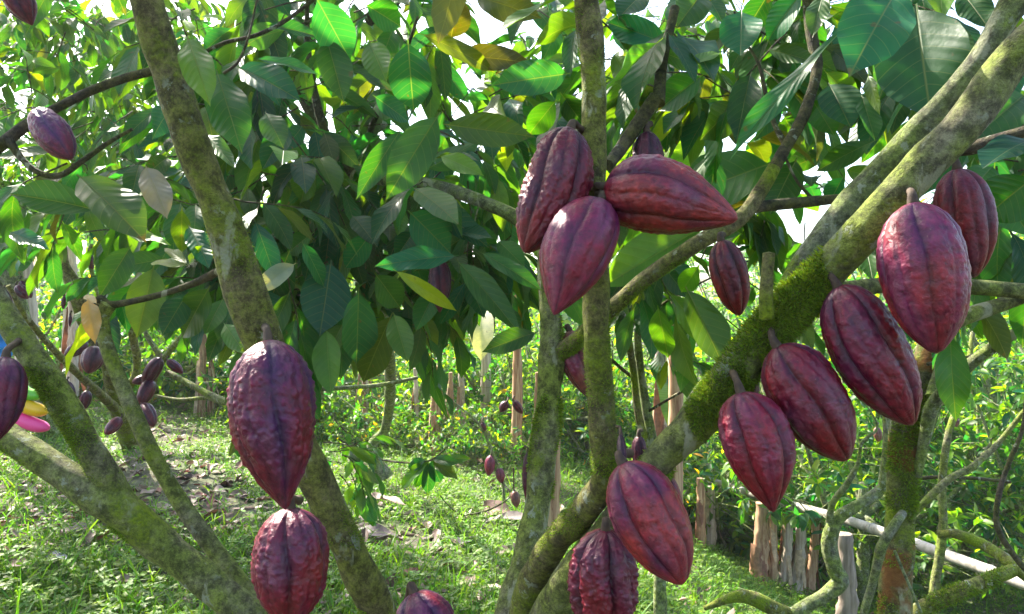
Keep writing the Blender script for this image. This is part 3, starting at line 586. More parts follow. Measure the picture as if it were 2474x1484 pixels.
# ---- left tree: five mossy stems from one foot below the frame
fA = ground_pt(-.10, 1.55)
TA = Tree('cocoa_tree', fA, 'near cocoa tree at left with mossy stems spreading up from below the frame', group='cocoa trees close to the camera')
SLIM[0] = .79
pA = px_path([(300,-260,1.10,104),(352,0,1.12,106),(405,170,1.15,108),(468,360,1.16,112),(548,560,1.18,116),(612,760,1.20,122),(672,940,1.22,116),(752,1130,1.24,106),(838,1320,1.27,104),(905,1450,1.30,112),(960,1620,1.34,140)])
pA.append(list(fA+[.02,0,.45])+[.07]); pA.append(list(fA-[0,0,.1])+[.11])
rA = TA.wood('trunk', [pA], M_BARK, 30, .13, 13.)
SLIM[0] = .68
pB = px_path([(-160,945,1.42,120),(30,1060,1.38,112),(150,1142,1.36,118),(270,1215,1.36,150),(400,1320,1.38,132),(520,1420,1.38,128),(640,1520,1.40,135),(800,1690,1.42,150)]); pB.append(list(fA+[-.02,0,.25])+[.07])
SLIM[0] = .76
pB2 = px_path([(-230,430,1.38,88),(-90,600,1.36,92),(20,775,1.34,96),(120,925,1.33,98),(215,1080,1.34,96),(290,1205,1.37,96),(340,1275,1.38,60)])
SLIM[0] = 0.84
pC = px_path([(262,735,1.62,50),(246,775,1.62,46),(262,850,1.60,44),(308,960,1.58,48),(365,1090,1.56,52),(440,1220,1.54,50),(530,1345,1.52,54),(620,1468,1.48,60),(760,1650,1.46,80)]); pC.append(list(fA+[-.01,0,.2])+[.05])
rB = TA.wood('limb', [pB], M_BARK2, 28, .13, 13.); rB2 = TA.wood('limb', [pB2], M_BARK2, 26, .13, 13.); rC = TA.wood('limb', [pC], M_BARK2, 20)
SLIM[0] = 0.95
TA.wood('branch', [px_path([(240,728,1.63,40),(275,736,1.62,22),(380,714,1.60,19),(470,684,1.58,20),(530,655,1.55,22),(575,640,1.4,18)])], M_DARKB, 14)
TA.wood('branch', [px_path([(-60,395,1.95,44),(0,352,1.95,40),(70,298,1.97,32),(130,265,1.98,27),(215,222,1.99,26),(300,190,2.0,25),(370,172,2.0,26),(460,150,2.0,24)]),
                   px_path([(20,335,1.95,28),(48,378,1.95,20),(90,415,1.94,18),(145,424,1.94,18),(205,385,1.93,16),(262,345,1.93,13),(320,312,1.93,9)])], M_DARKB, 14)
TA.wood('branch', [px_path([(470,140,1.7,12),(540,105,1.72,12),(620,85,1.75,11),(690,50,1.78,11),(770,-10,1.8,10)]), px_path([(540,178,1.72,9),(575,150,1.72,8),(600,90,1.72,7),(612,40,1.74,6),(625,-20,1.75,5)])], M_DARKB, 8)
mm = Mesh()
for (rr_, n, u0, u1, ang, sp) in [(rA,7500,.25,.46,.9,.7),(rA,3000,.25,.5,-.9,.6),(rA,6500,.52,.80,.9,.8),(rB,14000,.22,.80,.8,.7),(rB2,4500,.55,1.0,.4,.8),(rB,4200,.1,.35,1.0,.5)]:
    c,r,T,Nn,B = rr_[0]; moss_fuzz(mm, c,r,T,Nn,B, n, u0,u1,ang,sp, ln=.006, thr=-.02)
mm.build('moss', M_MOSS, TA.r, TA.o)
TA.leaf = Mesh(); TA.twig = TA.leaf
# ---- middle tree: upright stem, forked limbs to the right, sunlit slanting stem, oblique branch
fD = ground_pt(.02, 1.75)
TD = Tree('cocoa_tree', fD, 'near cocoa tree in the middle bearing most pods, with limbs forking up to the right', group='cocoa trees close to the camera')
SLIM[0] = 0.95
pD = px_path([(1400,-260,1.20,62),(1416,0,1.20,62),(1432,150,1.20,64),(1436,330,1.20,64),(1436,480,1.20,66),(1442,660,1.21,66),(1440,800,1.21,68),(1450,950,1.22,66),(1458,1080,1.23,64),(1452,1170,1.26,66),(1400,1245,1.32,72),(1340,1310,1.40,78),(1295,1400,1.48,84),(1272,1500,1.55,100)])
SLIM[0] = .77
pG = px_path([(1325,470,1.78,40),(1316,580,1.76,56),(1322,700,1.75,60),(1332,830,1.74,72),(1326,950,1.73,78),(1316,1080,1.71,84),(1300,1200,1.69,84),(1278,1330,1.66,92),(1252,1450,1.63,120),(1225,1600,1.6,170)])
pG.append(list(fD+[-.01,0,.3])+[.10]); pG.append(list(fD-[0,0,.1])+[.14])
SLIM[0] = .90
pE = px_path([(2700,-120,.98,150),(2560,30,1.0,140),(2440,150,1.02,122),(2330,296,1.04,120),(2200,432,1.06,118),(2085,560,1.09,114),(1985,668,1.12,124),(1890,758,1.13,128),(1806,860,1.14,118),(1724,966,1.15,110),(1650,1050,1.17,98),(1588,1122,1.19,92),(1530,1210,1.24,92),(1450,1310,1.30,92),(1380,1400,1.38,92),(1310,1520,1.46,100),(1240,1680,1.52,110)])
SLIM[0] = .84
pF = px_path([(2540,-160,1.12,110),(2440,20,1.14,96),(2350,170,1.16,86),(2265,265,1.18,82),(2150,390,1.21,88),(2050,500,1.23,92),(1960,610,1.24,78),(1880,730,1.24,70),(1790,850,1.24,70),(1700,960,1.23,70),(1630,1060,1.2,60)])
SLIM[0] = 0.82
pH = px_path([(1345,862,1.74,56),(1400,815,1.68,52),(1470,752,1.62,50),(1560,672,1.58,48),(1680,592,1.54,48),(1785,530,1.54,50),(1835,465,1.56,42),(1870,405,1.57,38)])
pH2 = px_path([(1850,440,1.565,36),(1890,370,1.58,38),(1940,280,1.62,36),(1972,170,1.66,34),(1960,80,1.68,36),(1945,-60,1.7,36)])
rD = TD.wood('trunk', [pD], M_BARK, 28, .13, 13.); rG = TD.wood('trunk', [pG], M_BARK2, 30, .13, 13.)
rE = TD.wood('limb', [pE], M_BARK2, 30, .13, 13.); rF = TD.wood('limb', [pF], M_BARKG, 26, .13, 13.); rH = TD.wood('branch', [pH], M_BARK, 20, .13, 13.); TD.wood('branch', [pH2], M_DARKB, 20, .10, 13.)
SLIM[0] = 1.0
TD.wood('branch', [px_path([(1810,505,1.55,26),(1850,498,1.56,28),(1930,490,1.58,28),(2010,482,1.6,26),(2080,476,1.6,24)])], M_DARKB, 14)
TD.wood('branch', [px_path([(2030,705,1.15,52),(2130,690,1.18,40),(2240,690,1.22,42),(2360,694,1.22,44),(2480,704,1.22,46),(2650,712,1.22,48)]), px_path([(2250,800,1.25,46),(2330,765,1.25,46),(2400,742,1.26,40),(2480,716,1.27,36)])], M_BARK2, 20)
TD.wood('branch', [px_path([(2240,360,1.25,30),(2330,360,1.22,38),(2400,342,1.2,40),(2480,318,1.18,40),(2600,280,1.15,44)])], M_DARKB, 16)
TD.wood('stub', [px_path([(1852,766,1.09,40),(1850,720,1.08,34),(1853,660,1.08,31),(1857,612,1.08,33)])], M_BARK, 18, .12)
TD.wood('branch', [px_path([(1585,235,1.5,36),(1540,300,1.5,34),(1500,360,1.48,32),(1468,400,1.4,28)]), px_path([(1590,250,1.5,34),(1600,150,1.55,26),(1630,20,1.6,22)])], M_DARKB, 12)
TD.wood('branch', [px_path([(1905,362,1.6,20),(1870,300,1.62,14),(1850,230,1.65,12),(1830,150,1.68,9),(1790,90,1.7,6)]), px_path([(1960,480,1.6,10),(1920,430,1.6,8),(1885,352,1.6,6)])], M_DARKB, 8)
mm = Mesh()
for (rr_, n, u0, u1, ang, sp, ln, pt) in [(rE,12500,.33,.50,-.25,.85,.009,-.35),(rE,9000,.48,.68,-.1,.9,.007,-.05),(rE,5000,.64,.84,-.3,.9,.006,-.05),(rE,2500,.28,.36,-1.3,.5,.006,0.),(rD,7500,.12,.80,.6,1.0,.005,-.05),(rD,3500,.3,.8,-.9,.7,.005,0.),(rG,4200,.18,.42,1.2,.5,.009,.0),(rG,3000,.18,.40,-1.5,.4,.009,.0),(rH,1500,.0,.2,1.0,.8,.006,0),(rE,2600,.70,.98,.2,.9,.006,.0),(rH,1600,.3,.7,.9,.6,.005,.1)]:
    c,r,T,Nn,B = rr_[0]; moss_fuzz(mm, c,r,T,Nn,B, n, u0,u1,ang,sp, ln=ln, thr=pt)
mm.build('moss', M_MOSS, TD.r, TD.o)
TD.leaf = Mesh(); TD.twig = TD.leaf
# ---- tree owning the dark leaves in the middle, trunk behind them
fT = ground_pt(-.95, 5.6)
TT = Tree('cocoa_tree', fT, 'second row cocoa tree with a curved grey trunk and dark leaves filling the middle', group='cocoa trees close to the camera')
SLIM[0] = 0.9
pT = px_path([(905,700,3.6,60),(935,820,4.4,34),(942,900,5.0,30),(940,980,5.4,27),(928,1040,5.6,26),(898,1082,5.6,28)]); pT.append(list(fT+[0,0,.1])+[.06])
TT.wood('trunk', [pT], M_BARKG, 16)
TT.wood('branch', [px_path([(905,700,3.6,40),(870,560,2.9,36),(860,430,2.6,34),(930,435,2.3,36),(1000,442,2.15,36),(1080,458,2.1,38),(1160,486,2.05,38),(1250,528,2.0,40),(1330,590,1.9,36)])], M_BARKG, 18)
TT.wood('branch', [px_path([(860,430,2.6,30),(790,330,2.6,24),(755,200,2.6,20),(742,80,2.6,16),(745,-60,2.6,12)]), px_path([(870,560,2.9,26),(760,560,2.6,20),(650,580,2.4,16),(560,585,2.2,12)]), px_path([(860,440,2.6,22),(900,300,2.5,15),(960,180,2.4,12),(1010,40,2.3,8)]), px_path([(905,690,3.4,30),(1000,600,2.9,22),(1100,560,2.5,14),(1200,600,2.3,9)])], M_DARKB, 8)
TT.wood('branch', [px_path([(770,940,4.4,14),(850,936,4.5,12),(920,930,4.9,12),(1010,912,4.9,9)])], M_BARKG, 8)
TT.leaf = Mesh(); TT.twig = TT.leaf
# ---- peeling tree at right
fL = ground_pt(1.75, 2.95)
TL = Tree('cocoa_tree', fL, 'tree at right with orange peeling bark and a moss collar, behind the bamboo rail crossing', group='trees of the right hand thicket')
SLIM[0] = .9
pL = px_path([(2275,700,2.95,60),(2258,800,2.95,72),(2240,880,2.93,84),(2215,960,2.92,84),(2192,1040,2.9,92),(2180,1150,2.9,88),(2176,1260,2.9,84),(2166,1380,2.9,90),(2158,1500,2.9,96),(2150,1650,2.92,104)]); pL.append(list(fL+[0,0,.1])+[.09]); 
rL = TL.wood('trunk', [pL], M_PEEL, 24)
SLIM[0] = 0.8
TL.wood('limb', [px_path([(2215,1150,2.85,30),(2235,1050,2.8,38),(2252,980,2.75,44),(2320,900,2.6,40),(2400,838,2.5,38),(2500,775,2.4,40),(2640,690,2.3,40)]), px_path([(2250,960,2.8,40),(2270,900,2.85,44),(2290,800,2.9,36),(2330,650,3.0,28)])], M_BARKG, 18)
TL.wood('limb', [px_path([(2085,1484,2.85,26),(2110,1400,2.8,28),(2130,1320,2.75,34),(2165,1262,2.75,32),(2180,1240,2.8,26)]), px_path([(2160,1330,2.72,10),(2190,1400,2.7,10),(2225,1480,2.7,10)])], M_BARKG, 12)
TL.wood('branch', [px_path([(2262,950,2.8,30),(2285,948,2.7,26),(2290,955,2.62,20)]), px_path([(2240,880,2.8,12),(2300,868,2.7,11),(2350,858,2.7,8),(2450,820,2.7,6)])], M_DARKB, 8)
mm = Mesh(); c,r,T,Nn,B = rL[0]; moss_fuzz(mm, c,r,T,Nn,B, 5200, .20,.42, 0,1.2, ln=.016, thr=-.2); moss_fuzz(mm, c,r,T,Nn,B, 3000, .5,.9, .4,1.0, ln=.014, thr=.1); mm.build('moss', M_MOSS, TL.r, TL.o)
# ---- winding grey tree
fM = ground_pt(1.45, 3.6)
TM = Tree('cocoa_tree', fM, 'leafless looking pale tree with an s shaped winding trunk left of the peeling tree', group='trees of the right hand thicket')
SLIM[0] = 0.6
TM.wood('trunk', [px_path([(2150,1090,3.55,28),(2145,1150,3.5,42),(2120,1190,3.5,48),(2070,1222,3.48,50),(2025,1252,3.48,56),(2002,1310,3.5,64),(2015,1372,3.5,66),(2030,1405,3.5,70),(1990,1440,3.5,62),(1930,1475,3.5,58),(1860,1540,3.5,66)])+[list(fM+[-.2,0,.02])+[.07]]], M_BARKG, 22)
SLIM[0] = 0.75
TM.wood('limb', [px_path([(2128,1190,3.5,30),(2140,1100,3.5,30),(2142,1000,3.5,31),(2140,900,3.5,28),(2150,780,3.5,24)]), px_path([(2002,1262,3.48,26),(2012,1215,3.45,22),(2045,1170,3.42,24),(2072,1120,3.4,14),(2082,1070,3.4,12),(2118,1035,3.4,9),(2100,990,3.4,6),(2060,950,3.4,5)])], M_BARKG, 14)
TM.wood('branch', [px_path([(1700,1470,3.5,14),(1790,1440,3.5,40),(1870,1470,3.5,52),(1930,1500,3.5,56)])], M_BARK, 14)
# ---- mossy crossing stems in the right hand thicket and a thin double stem in the middle
fR = ground_pt(2.25, 4.0)
TR = Tree('cocoa_tree', fR, 'dark tree with crossing mossy limbs right of the peeling tree, partly behind the rail', group='trees of the right hand thicket')
SLIM[0] = .9
TR.wood('trunk', [[list(fR-[0,0,.1])+[.07]]+px_path([(2254,1470,4.0,34),(2268,1350,4.0,28),(2278,1261,4.0,26),(2275,1170,4.0,24),(2291,1047,4.0,22),(2330,930,4.1,18),(2350,800,4.2,14)])], M_BARK2, 16)
TR.wood('limb', [px_path([(2180,1290,3.9,20),(2200,1248,3.85,22),(2290,1160,3.8,22),(2345,1130,3.8,22),(2410,1071,3.8,18),(2500,960,3.7,14)])], M_BARK2, 12)
TR.wood('limb', [px_path([(2265,1290,4.0,24),(2310,1290,3.95,30),(2366,1312,3.9,36),(2420,1345,3.8,38),(2472,1385,3.7,42),(2560,1450,3.6,46)])], M_BARK, 16)
TR.wood('limb', [px_path([(2190,1500,3.6,44),(2240,1462,3.6,48),(2329,1424,3.6,46),(2428,1385,3.7,40),(2520,1350,3.8,34)])], M_BARK, 16)
TR.wood('limb', [px_path([(2500,1400,3.5,18),(2455,1350,3.5,18),(2408,1270,3.5,17),(2415,1183,3.5,16),(2440,1110,3.5,15),(2470,1033,3.5,13),(2480,920,3.5,9)]), px_path([(2130,1180,4.2,12),(2230,1155,4.1,12),(2340,1155,4.0,11),(2440,1165,4.0,10)])], M_DARKB, 10)
mm = Mesh(); c,r,T,Nn,B = tube(Mesh(), px_path([(2190,1500,3.6,44),(2240,1462,3.6,48),(2329,1424,3.6,46),(2428,1385,3.7,40)]), seg=6, rough=0); moss_fuzz(mm, c,r,T,Nn,B, 2500, 0,1, 0,1.5, ln=.016, thr=-.1); mm.build('moss', M_MOSS, TR.r, TR.o)
fU = ground_pt(.62, 3.1)
TU = Tree('cocoa_tree', fU, 'thin double stemmed tree seen between the upright stem and the mossy limb', group='cocoa trees close to the camera')
TU.wood('trunk', [[list(fU-[0,0,.1])+[.03]]+px_path([(1590,1220,3.1,30),(1578,1085,3.1,28),(1560,980,3.1,26),(1545,880,3.1,22),(1540,760,3.1,18),(1560,640,3.1,14)])], M_BARKG, 14)
TU.wood('limb', [px_path([(1565,1080,3.1,20),(1543,1010,3.08,22),(1530,900,3.05,20),(1516,800,3.0,18),(1512,680,3.0,16),(1500,560,3.0,12)])], M_BARK, 12)
TU.wood('branch', [px_path([(1478,870,3.0,10),(1500,890,3.05,10),(1532,915,3.08,10)]), px_path([(1540,800,3.0,8),(1600,735,2.8,8),(1680,690,2.6,6),(1740,660,2.5,5)]), px_path([(1730,900,2.9,6),(1640,950,3.0,8),(1556,1000,3.1,8)])], M_DARKB, 7)
# ---- thin bowed sapling in the middle background
fS = P(1216,1168,5.5); fS[2] = float(gz(fS[0],5.5))
TS = Tree('cocoa_sapling', fS, 'thin bowed sapling carrying dried brown pods at the right of the grassy clearing', 'young tree')
SLIM[0] = 1.0
TS.wood('trunk', [[list(fS)+[.014]]+px_path([(1214,1160,5.5,8),(1190,1095,5.5,7),(1160,1030,5.5,7),(1117,989,5.5,5),(1080,960,5.5,3)])], M_BARKG, 8)
TS.wood('branch', [px_path([(1213,1165,5.5,5),(1232,1198,5.3,5),(1180,1232,5.2,5),(1117,1243,5.1,4),(1082,1220,5.1,3),(1063,1197,5.1,3)])], M_DARKB, 6)
# ---- far left leaning trees
fN = ground_pt(-3.3, 6.7)
TN = Tree('cocoa_tree', fN, 'far leaning cocoa tree at left with a dark mossy trunk and several small pods', group='far cocoa trees bearing small pods at left')
SLIM[0] = 0.95
TN.wood('trunk', [[list(ground_pt(-3.28,6.7)-[0,0,.1])+[.13]] + px_path([(318,1075,6.4,52),(295,1010,6.0,48),(272,930,5.6,44),(258,870,5.4,42),(205,770,5.3,46),(178,690,5.2,40),(155,640,5.2,32),(145,560,5.2,24)])], M_BARK, 18)
TN.wood('limb', [px_path([(300,1010,6.0,30),(250,960,5.2,26),(190,905,4.8,22),(120,835,4.5,20),(60,760,4.3,16),(20,690,4.2,14)]), px_path([(285,960,5.9,26),(330,900,5.8,22),(318,800,5.6,22),(300,760,5.5,18),(340,700,5.5,14)])], M_BARK, 12)
TN.wood('limb', [px_path([(345,1000,5.9,24),(362,950,5.6,20),(388,880,5.5,18),(440,812,5.4,16),(480,770,5.4,12)]), px_path([(395,872,5.5,16),(360,820,5.5,14),(345,790,5.5,10)]), px_path([(405,900,5.5,16),(470,935,5.4,18),(530,965,5.3,20),(600,990,5.2,20)]), px_path([(365,955,5.6,9),(430,966,5.6,11),(500,962,5.5,12),(540,975,5.4,12)])], M_BARK2, 10)
TN.wood('limb', [px_path([(170,690,5.2,26),(142,620,5.2,22),(110,575,5.2,20),(60,535,5.1,20),(0,490,5.0,22)]), px_path([(250,740,5.2,14),(228,680,5.2,13),(214,620,5.2,11),(222,590,5.2,10)]), px_path([(118,580,5.2,18),(150,570,5.2,16),(168,560,5.2,10)])], M_BARK2, 10)
TN.leaf = Mesh(); TN.twig = TN.leaf
fO = ground_pt(-4.05, 6.6)
TO = Tree('cocoa_tree', fO, 'lichen crusted trunk at the left edge above the sloping near stems', group='far cocoa trees bearing small pods at left')
TO.wood('trunk', [[list(fO-[0,0,.1])+[.10]] + px_path([(100,980,6.5,68),(70,860,6.4,66),(42,760,6.3,66),(22,640,6.2,62),(5,540,6.2,58),(-15,440,6.2,54),(-60,250,6.2,50)])], M_BARKG, 18)
TO.wood('branch', [px_path([(25,705,6.1,16),(50,680,6.1,14),(95,674,6.1,12),(110,650,6.1,10)])], M_BARK2, 8)
TO.leaf = Mesh(); TO.twig = TO.leaf

# ------------------------------------------------------------------ hero leaves
g = np.random.RandomState(5)
hero(TA.leaf, [(452,88,502,240,72,1.06,'mid',.3),(522,168,578,350,92,1.12,'mid',.2),(612,142,758,180,46,1.7,'teal',.3,1.0),(570,162,712,238,78,1.6,'teal',.35,.6),(640,62,758,88,42,1.8,'teal',.3,.9),
 (240,510,45,474,84,1.5,'mid',.3),(185,422,335,570,112,1.45,'mid',.25),(350,398,398,515,64,1.7,'pale',.2),(318,592,248,705,64,1.7,'mid',.1),(372,640,335,798,80,1.75,'mid',.1),(508,690,447,805,84,1.7,'mid',.2),(455,705,398,800,62,1.75,'dark',.2),(402,625,292,645,52,1.8,'mid',.3),
 (455,642,487,598,22,1.5,'lime',.2),(453,642,372,638,36,1.5,'lime',.3),(455,640,402,604,26,1.5,'lime',.3),(290,560,400,590,30,1.5,'lime',.2),(560,690,590,770,50,1.7,'teal',.3),(390,690,380,790,50,1.9,'mid',.2),
 (540,720,500,800,52,1.8,'mid',.2),(130,-40,70,70,40,1.9,'mid'),(480,400,540,500,46,1.5,'mid'),(490,320,560,400,40,1.5,'dark'),(20,560,110,600,40,1.9,'teal'),(455,545,500,640,55,1.5,'teal'),(540,780,590,850,46,1.6,'mid'),(440,500,440,600,46,1.6,'mid')], g)
hero(TA.leaf, [(212,720,228,820,40,1.6,'tan',.4),(235,735,205,720,20,1.58,'tan',.4)], g)
hero(TT.leaf, [(762,-8,838,132,96,1.5,'teal',.25),(788,90,826,232,76,1.55,'mid',.2),(985,95,998,252,102,1.7,'teal',.3,.9),(1088,98,1107,0,70,1.8,'olive',.2),(1010,80,1178,168,46,1.7,'olive',.5),(1095,135,1266,152,60,1.8,'olive',.4),(1378,178,1208,204,82,1.6,'teal',.3),
 (1063,272,946,462,92,1.6,'dark',.2),(1070,300,1268,328,76,1.7,'mid',.2),(1060,376,1157,420,46,1.9,'lime',.3),(972,308,872,464,56,1.7,'dark',.2),(1345,240,1283,318,62,1.7,'mid'),(1352,222,1402,292,56,1.9,'mid'),
 (715,636,628,702,50,1.9,'pale',.4,.9),(702,600,655,722,92,2.0,'dark',.1),(800,628,775,792,112,1.9,'teal',.15),(728,582,778,684,46,1.8,'teal',.3,.9),(718,765,732,892,72,1.9,'mid',.1),(787,790,798,938,66,1.85,'mid',.1),
 (985,508,1078,602,102,1.9,'teal',.2),(1028,488,1165,588,72,1.95,'teal',.25),(1110,618,925,642,56,1.85,'teal',.3,.6),(1158,608,1295,694,42,1.8,'dark',.3),(1100,626,1242,792,62,1.8,'dark',.35),(948,650,1088,742,36,1.75,'lime',.4),
 (866,696,861,862,88,1.75,'teal',.15),(948,756,884,908,82,1.8,'olive',.15),(950,755,982,864,58,1.8,'mid',.2),(905,660,960,735,70,1.9,'mid',.2),(1300,802,1178,846,52,1.6,'mid',.25),(850,520,905,590,60,2.0,'dark'),(760,560,700,610,50,2.0,'dark'),
 (1130,545,1190,600,56,2.1,'dark'),(1200,580,1260,640,50,2.0,'mid'),(890,100,930,190,66,1.9,'mid'),(880,10,960,60,70,1.9,'dark'),(1140,-10,1290,40,80,1.9,'olive'),(900,230,980,290,60,1.9,'teal'),(640,270,680,350,60,2.0,'dark'),(700,300,640,400,60,2.1,'dark'),(760,380,730,480,64,2.1,'mid'),
 (1090,560,1180,575,40,2.0,'teal'),(1160,650,1210,760,44,1.9,'teal'),(1000,560,960,620,50,2.0,'dark'),(900,560,840,640,60,2.0,'teal'),(830,780,790,860,50,2.0,'mid'),(1060,690,1010,790,54,2.1,'mid'),(1130,680,1165,760,50,2.1,'dark'),(690,700,640,780,56,2.1,'mid')], g)
hero(TD.leaf, [(2170,-30,2062,166,152,1.15,'teal',.4,.7),(2048,60,1790,358,58,1.2,'teal',.3,1.0),(2212,10,2246,266,190,1.4,'dark',.1),(2200,0,2130,220,110,1.5,'mid',.15),(1940,-20,1862,90,80,1.5,'teal',.3,.8),(1790,24,1788,124,94,1.6,'teal',.2),
 (1870,392,1652,478,172,1.9,'mid',.15),(1925,382,1866,505,82,1.9,'mid',.15),(2118,338,1985,408,54,1.7,'mid',.3),(2480,225,2352,335,104,1.4,'mid',.2),(2500,335,2385,402,100,1.0,'teal',.3,.9),(2500,425,2385,520,122,1.4,'dark',.2),(2096,180,2122,268,30,1.2,'lime',.4),(2038,425,2008,482,52,1.6,'teal'),
 (1588,738,1612,852,62,1.7,'mid',.1),(1655,692,1738,868,92,1.45,'mid',.15),(1705,545,1478,680,112,1.8,'mid',.15),(1620,110,1480,60,70,1.6,'teal',.2),(1500,60,1560,130,60,1.7,'dark'),(1580,120,1680,160,50,1.6,'mid',.3),(1660,170,1740,130,40,1.5,'lime',.4,.9),(1700,180,1600,260,80,1.8,'dark'),(1780,250,1700,330,80,1.8,'mid'),
 (2000,200,2050,300,90,1.6,'dark'),(1960,240,2010,320,70,1.65,'mid'),(2080,230,2110,330,50,1.5,'dark'),(2270,60,2330,150,70,1.7,'mid'),(2420,230,2390,330,80,1.6,'mid'),(2330,120,2290,240,80,1.8,'mid'),(1700,420,1600,520,90,2.0,'mid'),(1760,60,1700,150,60,1.7,'dark'),(1990,170,2060,250,60,1.6,'mid'),
 (1850,120,1960,150,46,1.6,'mid',.3,.8),(2040,410,2120,430,40,1.8,'mid'),(1480,130,1530,220,50,1.7,'mid'),(2240,430,2190,480,50,1.6,'teal'),(1660,500,1780,560,70,1.9,'mid'),(1560,590,1500,680,70,1.9,'dark'),(1690,640,1650,700,50,1.8,'mid'),(1990,-20,1965,80,50,1.5,'mid'),(2400,400,2340,470,70,1.6,'dark'),(2400,440,2480,560,90,1.7,'mid'),
 (1860,-20,1810,60,70,1.6,'dark'),(1700,-20,1640,60,80,1.7,'mid'),(1560,-20,1500,40,70,1.7,'dark'),(2320,-20,2380,60,70,1.5,'dark')], g)
hero(TT.leaf, [(975,748,1072,988,42,2.9,'mid',.1,0.,.02)], g)
# young sprig low in the middle
for (bx,by,tx,ty,wd,pal) in [(1035,1112,975,1176,34,'mid'),(1035,1112,1005,1172,28,'dark'),(1035,1112,1032,1185,34,'teal'),(1040,1110,1062,1160,34,'teal'),(1042,1110,1100,1155,32,'mid'),(1040,1108,1105,1118,24,'dark'),(1030,1110,990,1130,28,'teal'),(1060,1108,1130,1108,20,'mid')]:
    hero(TT.leaf, [(bx,by,tx,ty,wd,3.6,pal,.2)], g)
TT.wood('branch', [px_path([(915,1110,4.0,5),(980,1118,3.7,5),(1040,1112,3.6,5),(1075,1085,3.6,5)])], M_DARKB, 6)
# ------------------------------------------------------------------ filling foliage
def fill(tree, rects, spec=MIX, g=None, per=6, **kw):
    """rects: x0, x1, y0, y1 (px), d0, d1, number of twigs, leaf length (m)"""
    for x0,x1,y0,y1,d0,d1,n,L in rects:
        o=[];dv=[]
        for _ in range(n):
            d = d0+(d1-d0)*g.rand(); o.append(P(x0+(x1-x0)*g.rand(), y0+(y1-y0)*g.rand(), d)); a = g.rand()*6.28
            dv.append([math.cos(a), math.sin(a)*.8, -.15+.55*g.randn()])
        sprays(tree.leaf, tree.twig, o, dv, L*1.5, per, L, spec, g, **kw)
DK = [('dark',5),('teal',3),('mid',3),('olive',.4),('lime',.3)]
g = np.random.RandomState(21)
fill(TT, [(470,1200,-40,330,2.2,3.6,95,.20),(470,1180,300,640,2.2,3.4,120,.19),(620,1180,600,730,2.2,3.0,26,.17),(1180,1420,-60,40,2.4,3.4,8,.19),(1180,1420,-40,260,4.6,5.6,16,.19),(1080,1240,460,640,2.4,3.4,12,.18)], DK, g)
fill(TT, [(560,900,690,780,2.2,3.0,8,.18)], MIX, g)
fill(TD, [(1480,1850,-40,230,1.8,3.4,38,.21),(1700,1850,300,640,2.2,3.6,16,.22),(1480,1700,480,640,2.2,3.4,12,.2),(1860,2230,-60,130,1.7,3.2,20,.20),(1480,1900,-60,300,3.4,4.6,26,.2),(1940,2300,440,580,2.2,3.6,12,.19),(2250,2520,-40,330,1.7,3.0,30,.21),(2380,2520,300,520,1.8,2.6,14,.2),(1480,1860,620,860,2.6,3.6,14,.17)], MIX, g)
fill(TN, [(-60,480,-40,460,4.2,6.8,380,.17),(-60,340,440,560,4.0,6.0,36,.16),(260,620,440,620,2.6,4.2,40,.18)], [('mid',5),('dark',3),('teal',2),('lime',1.0)], g, nu=6, nv=3)
fill(TO, [(-80,330,-60,340,2.8,4.2,46,.15),(-80,100,380,520,3.0,4.0,10,.16)], [('mid',5),('dark',3),('lime',1)], g, nu=6, nv=3)
fill(TA, [(300,700,380,620,1.9,2.6,14,.17),(250,600,600,700,2.0,2.6,10,.16),(120,420,380,480,1.9,2.4,8,.16)], MIX, g)
fill(TT, [(770,870,1010,1150,3.0,3.6,12,.13)], [('teal',3),('dark',3),('mid',3)], g)
# overhead crowns that shade the near stems (they stand above and to the left of the frame)
def overhead(tree, n, x0,x1,y0,y1,z0,z1, L, g, per=7):
    o = np.stack([x0+(x1-x0)*g.rand(n), y0+(y1-y0)*g.rand(n), z0+(z1-z0)*g.rand(n)],1); a = g.rand(n)*6.28
    ok = (o[:,2]-CAM_Z) > .43*o[:,1]+.22       # outside the view cone: the part seen in the picture is set twig by twig above
    o = o[ok]; a = a[ok]
    sprays(tree.leaf, None, o, np.stack([np.cos(a),np.sin(a),np.zeros(len(a))],1), L*1.5, per, L, MIX, g, nu=5, nv=3)
g = np.random.RandomState(33)
OH = 1.0
overhead(TA, int(300*OH), -4.0, .3, .4, 4.5, 2.0, 3.6, .21, g)
overhead(TD, int(170*OH), -.4, 2.4, .9, 4.5, 2.1, 3.4, .21, g)
overhead(TT, int(230*OH), -5., 2., 3.0, 8.0, 3.0, 4.4, .21, g)
overhead(TT, 260, -6.2, -1.6, 3.2, 7.2, 3.0, 5.0, .21, g)
TT.wood('branch', [[[-.9,3.6,2.2,.03],[-1.6,3.9,3.4,.025],[-2.8,4.4,4.2,.018],[-4.4,5.2,4.5,.008]],[[-1.2,3.7,2.9,.022],[-1.3,5.0,4.0,.016],[-2.4,6.6,4.6,.007]],[[-.5,2.6,2.4,.022],[.3,3.2,3.3,.016],[1.2,4.6,4.0,.007]]], M_DARKB, 8)
TA.wood('branch', [[list(P(300,-260,1.10))+[.03],[-.9,1.3,2.3,.028],[-1.6,1.7,2.8,.02],[-3.0,2.4,3.1,.008]],[[-.9,1.3,2.3,.02],[-.6,2.4,2.9,.014],[-.9,3.4,3.3,.006]]], M_DARKB, 8)
overhead(TN, 110, -7.5, -3.5, 3.5, 8.0, 2.8, 4.6, .21, g)
for t in (TA, TT, TD, TN, TO):
    t.leaf.build('crown', [M_LEAF, M_DARKB], t.r, t.o)
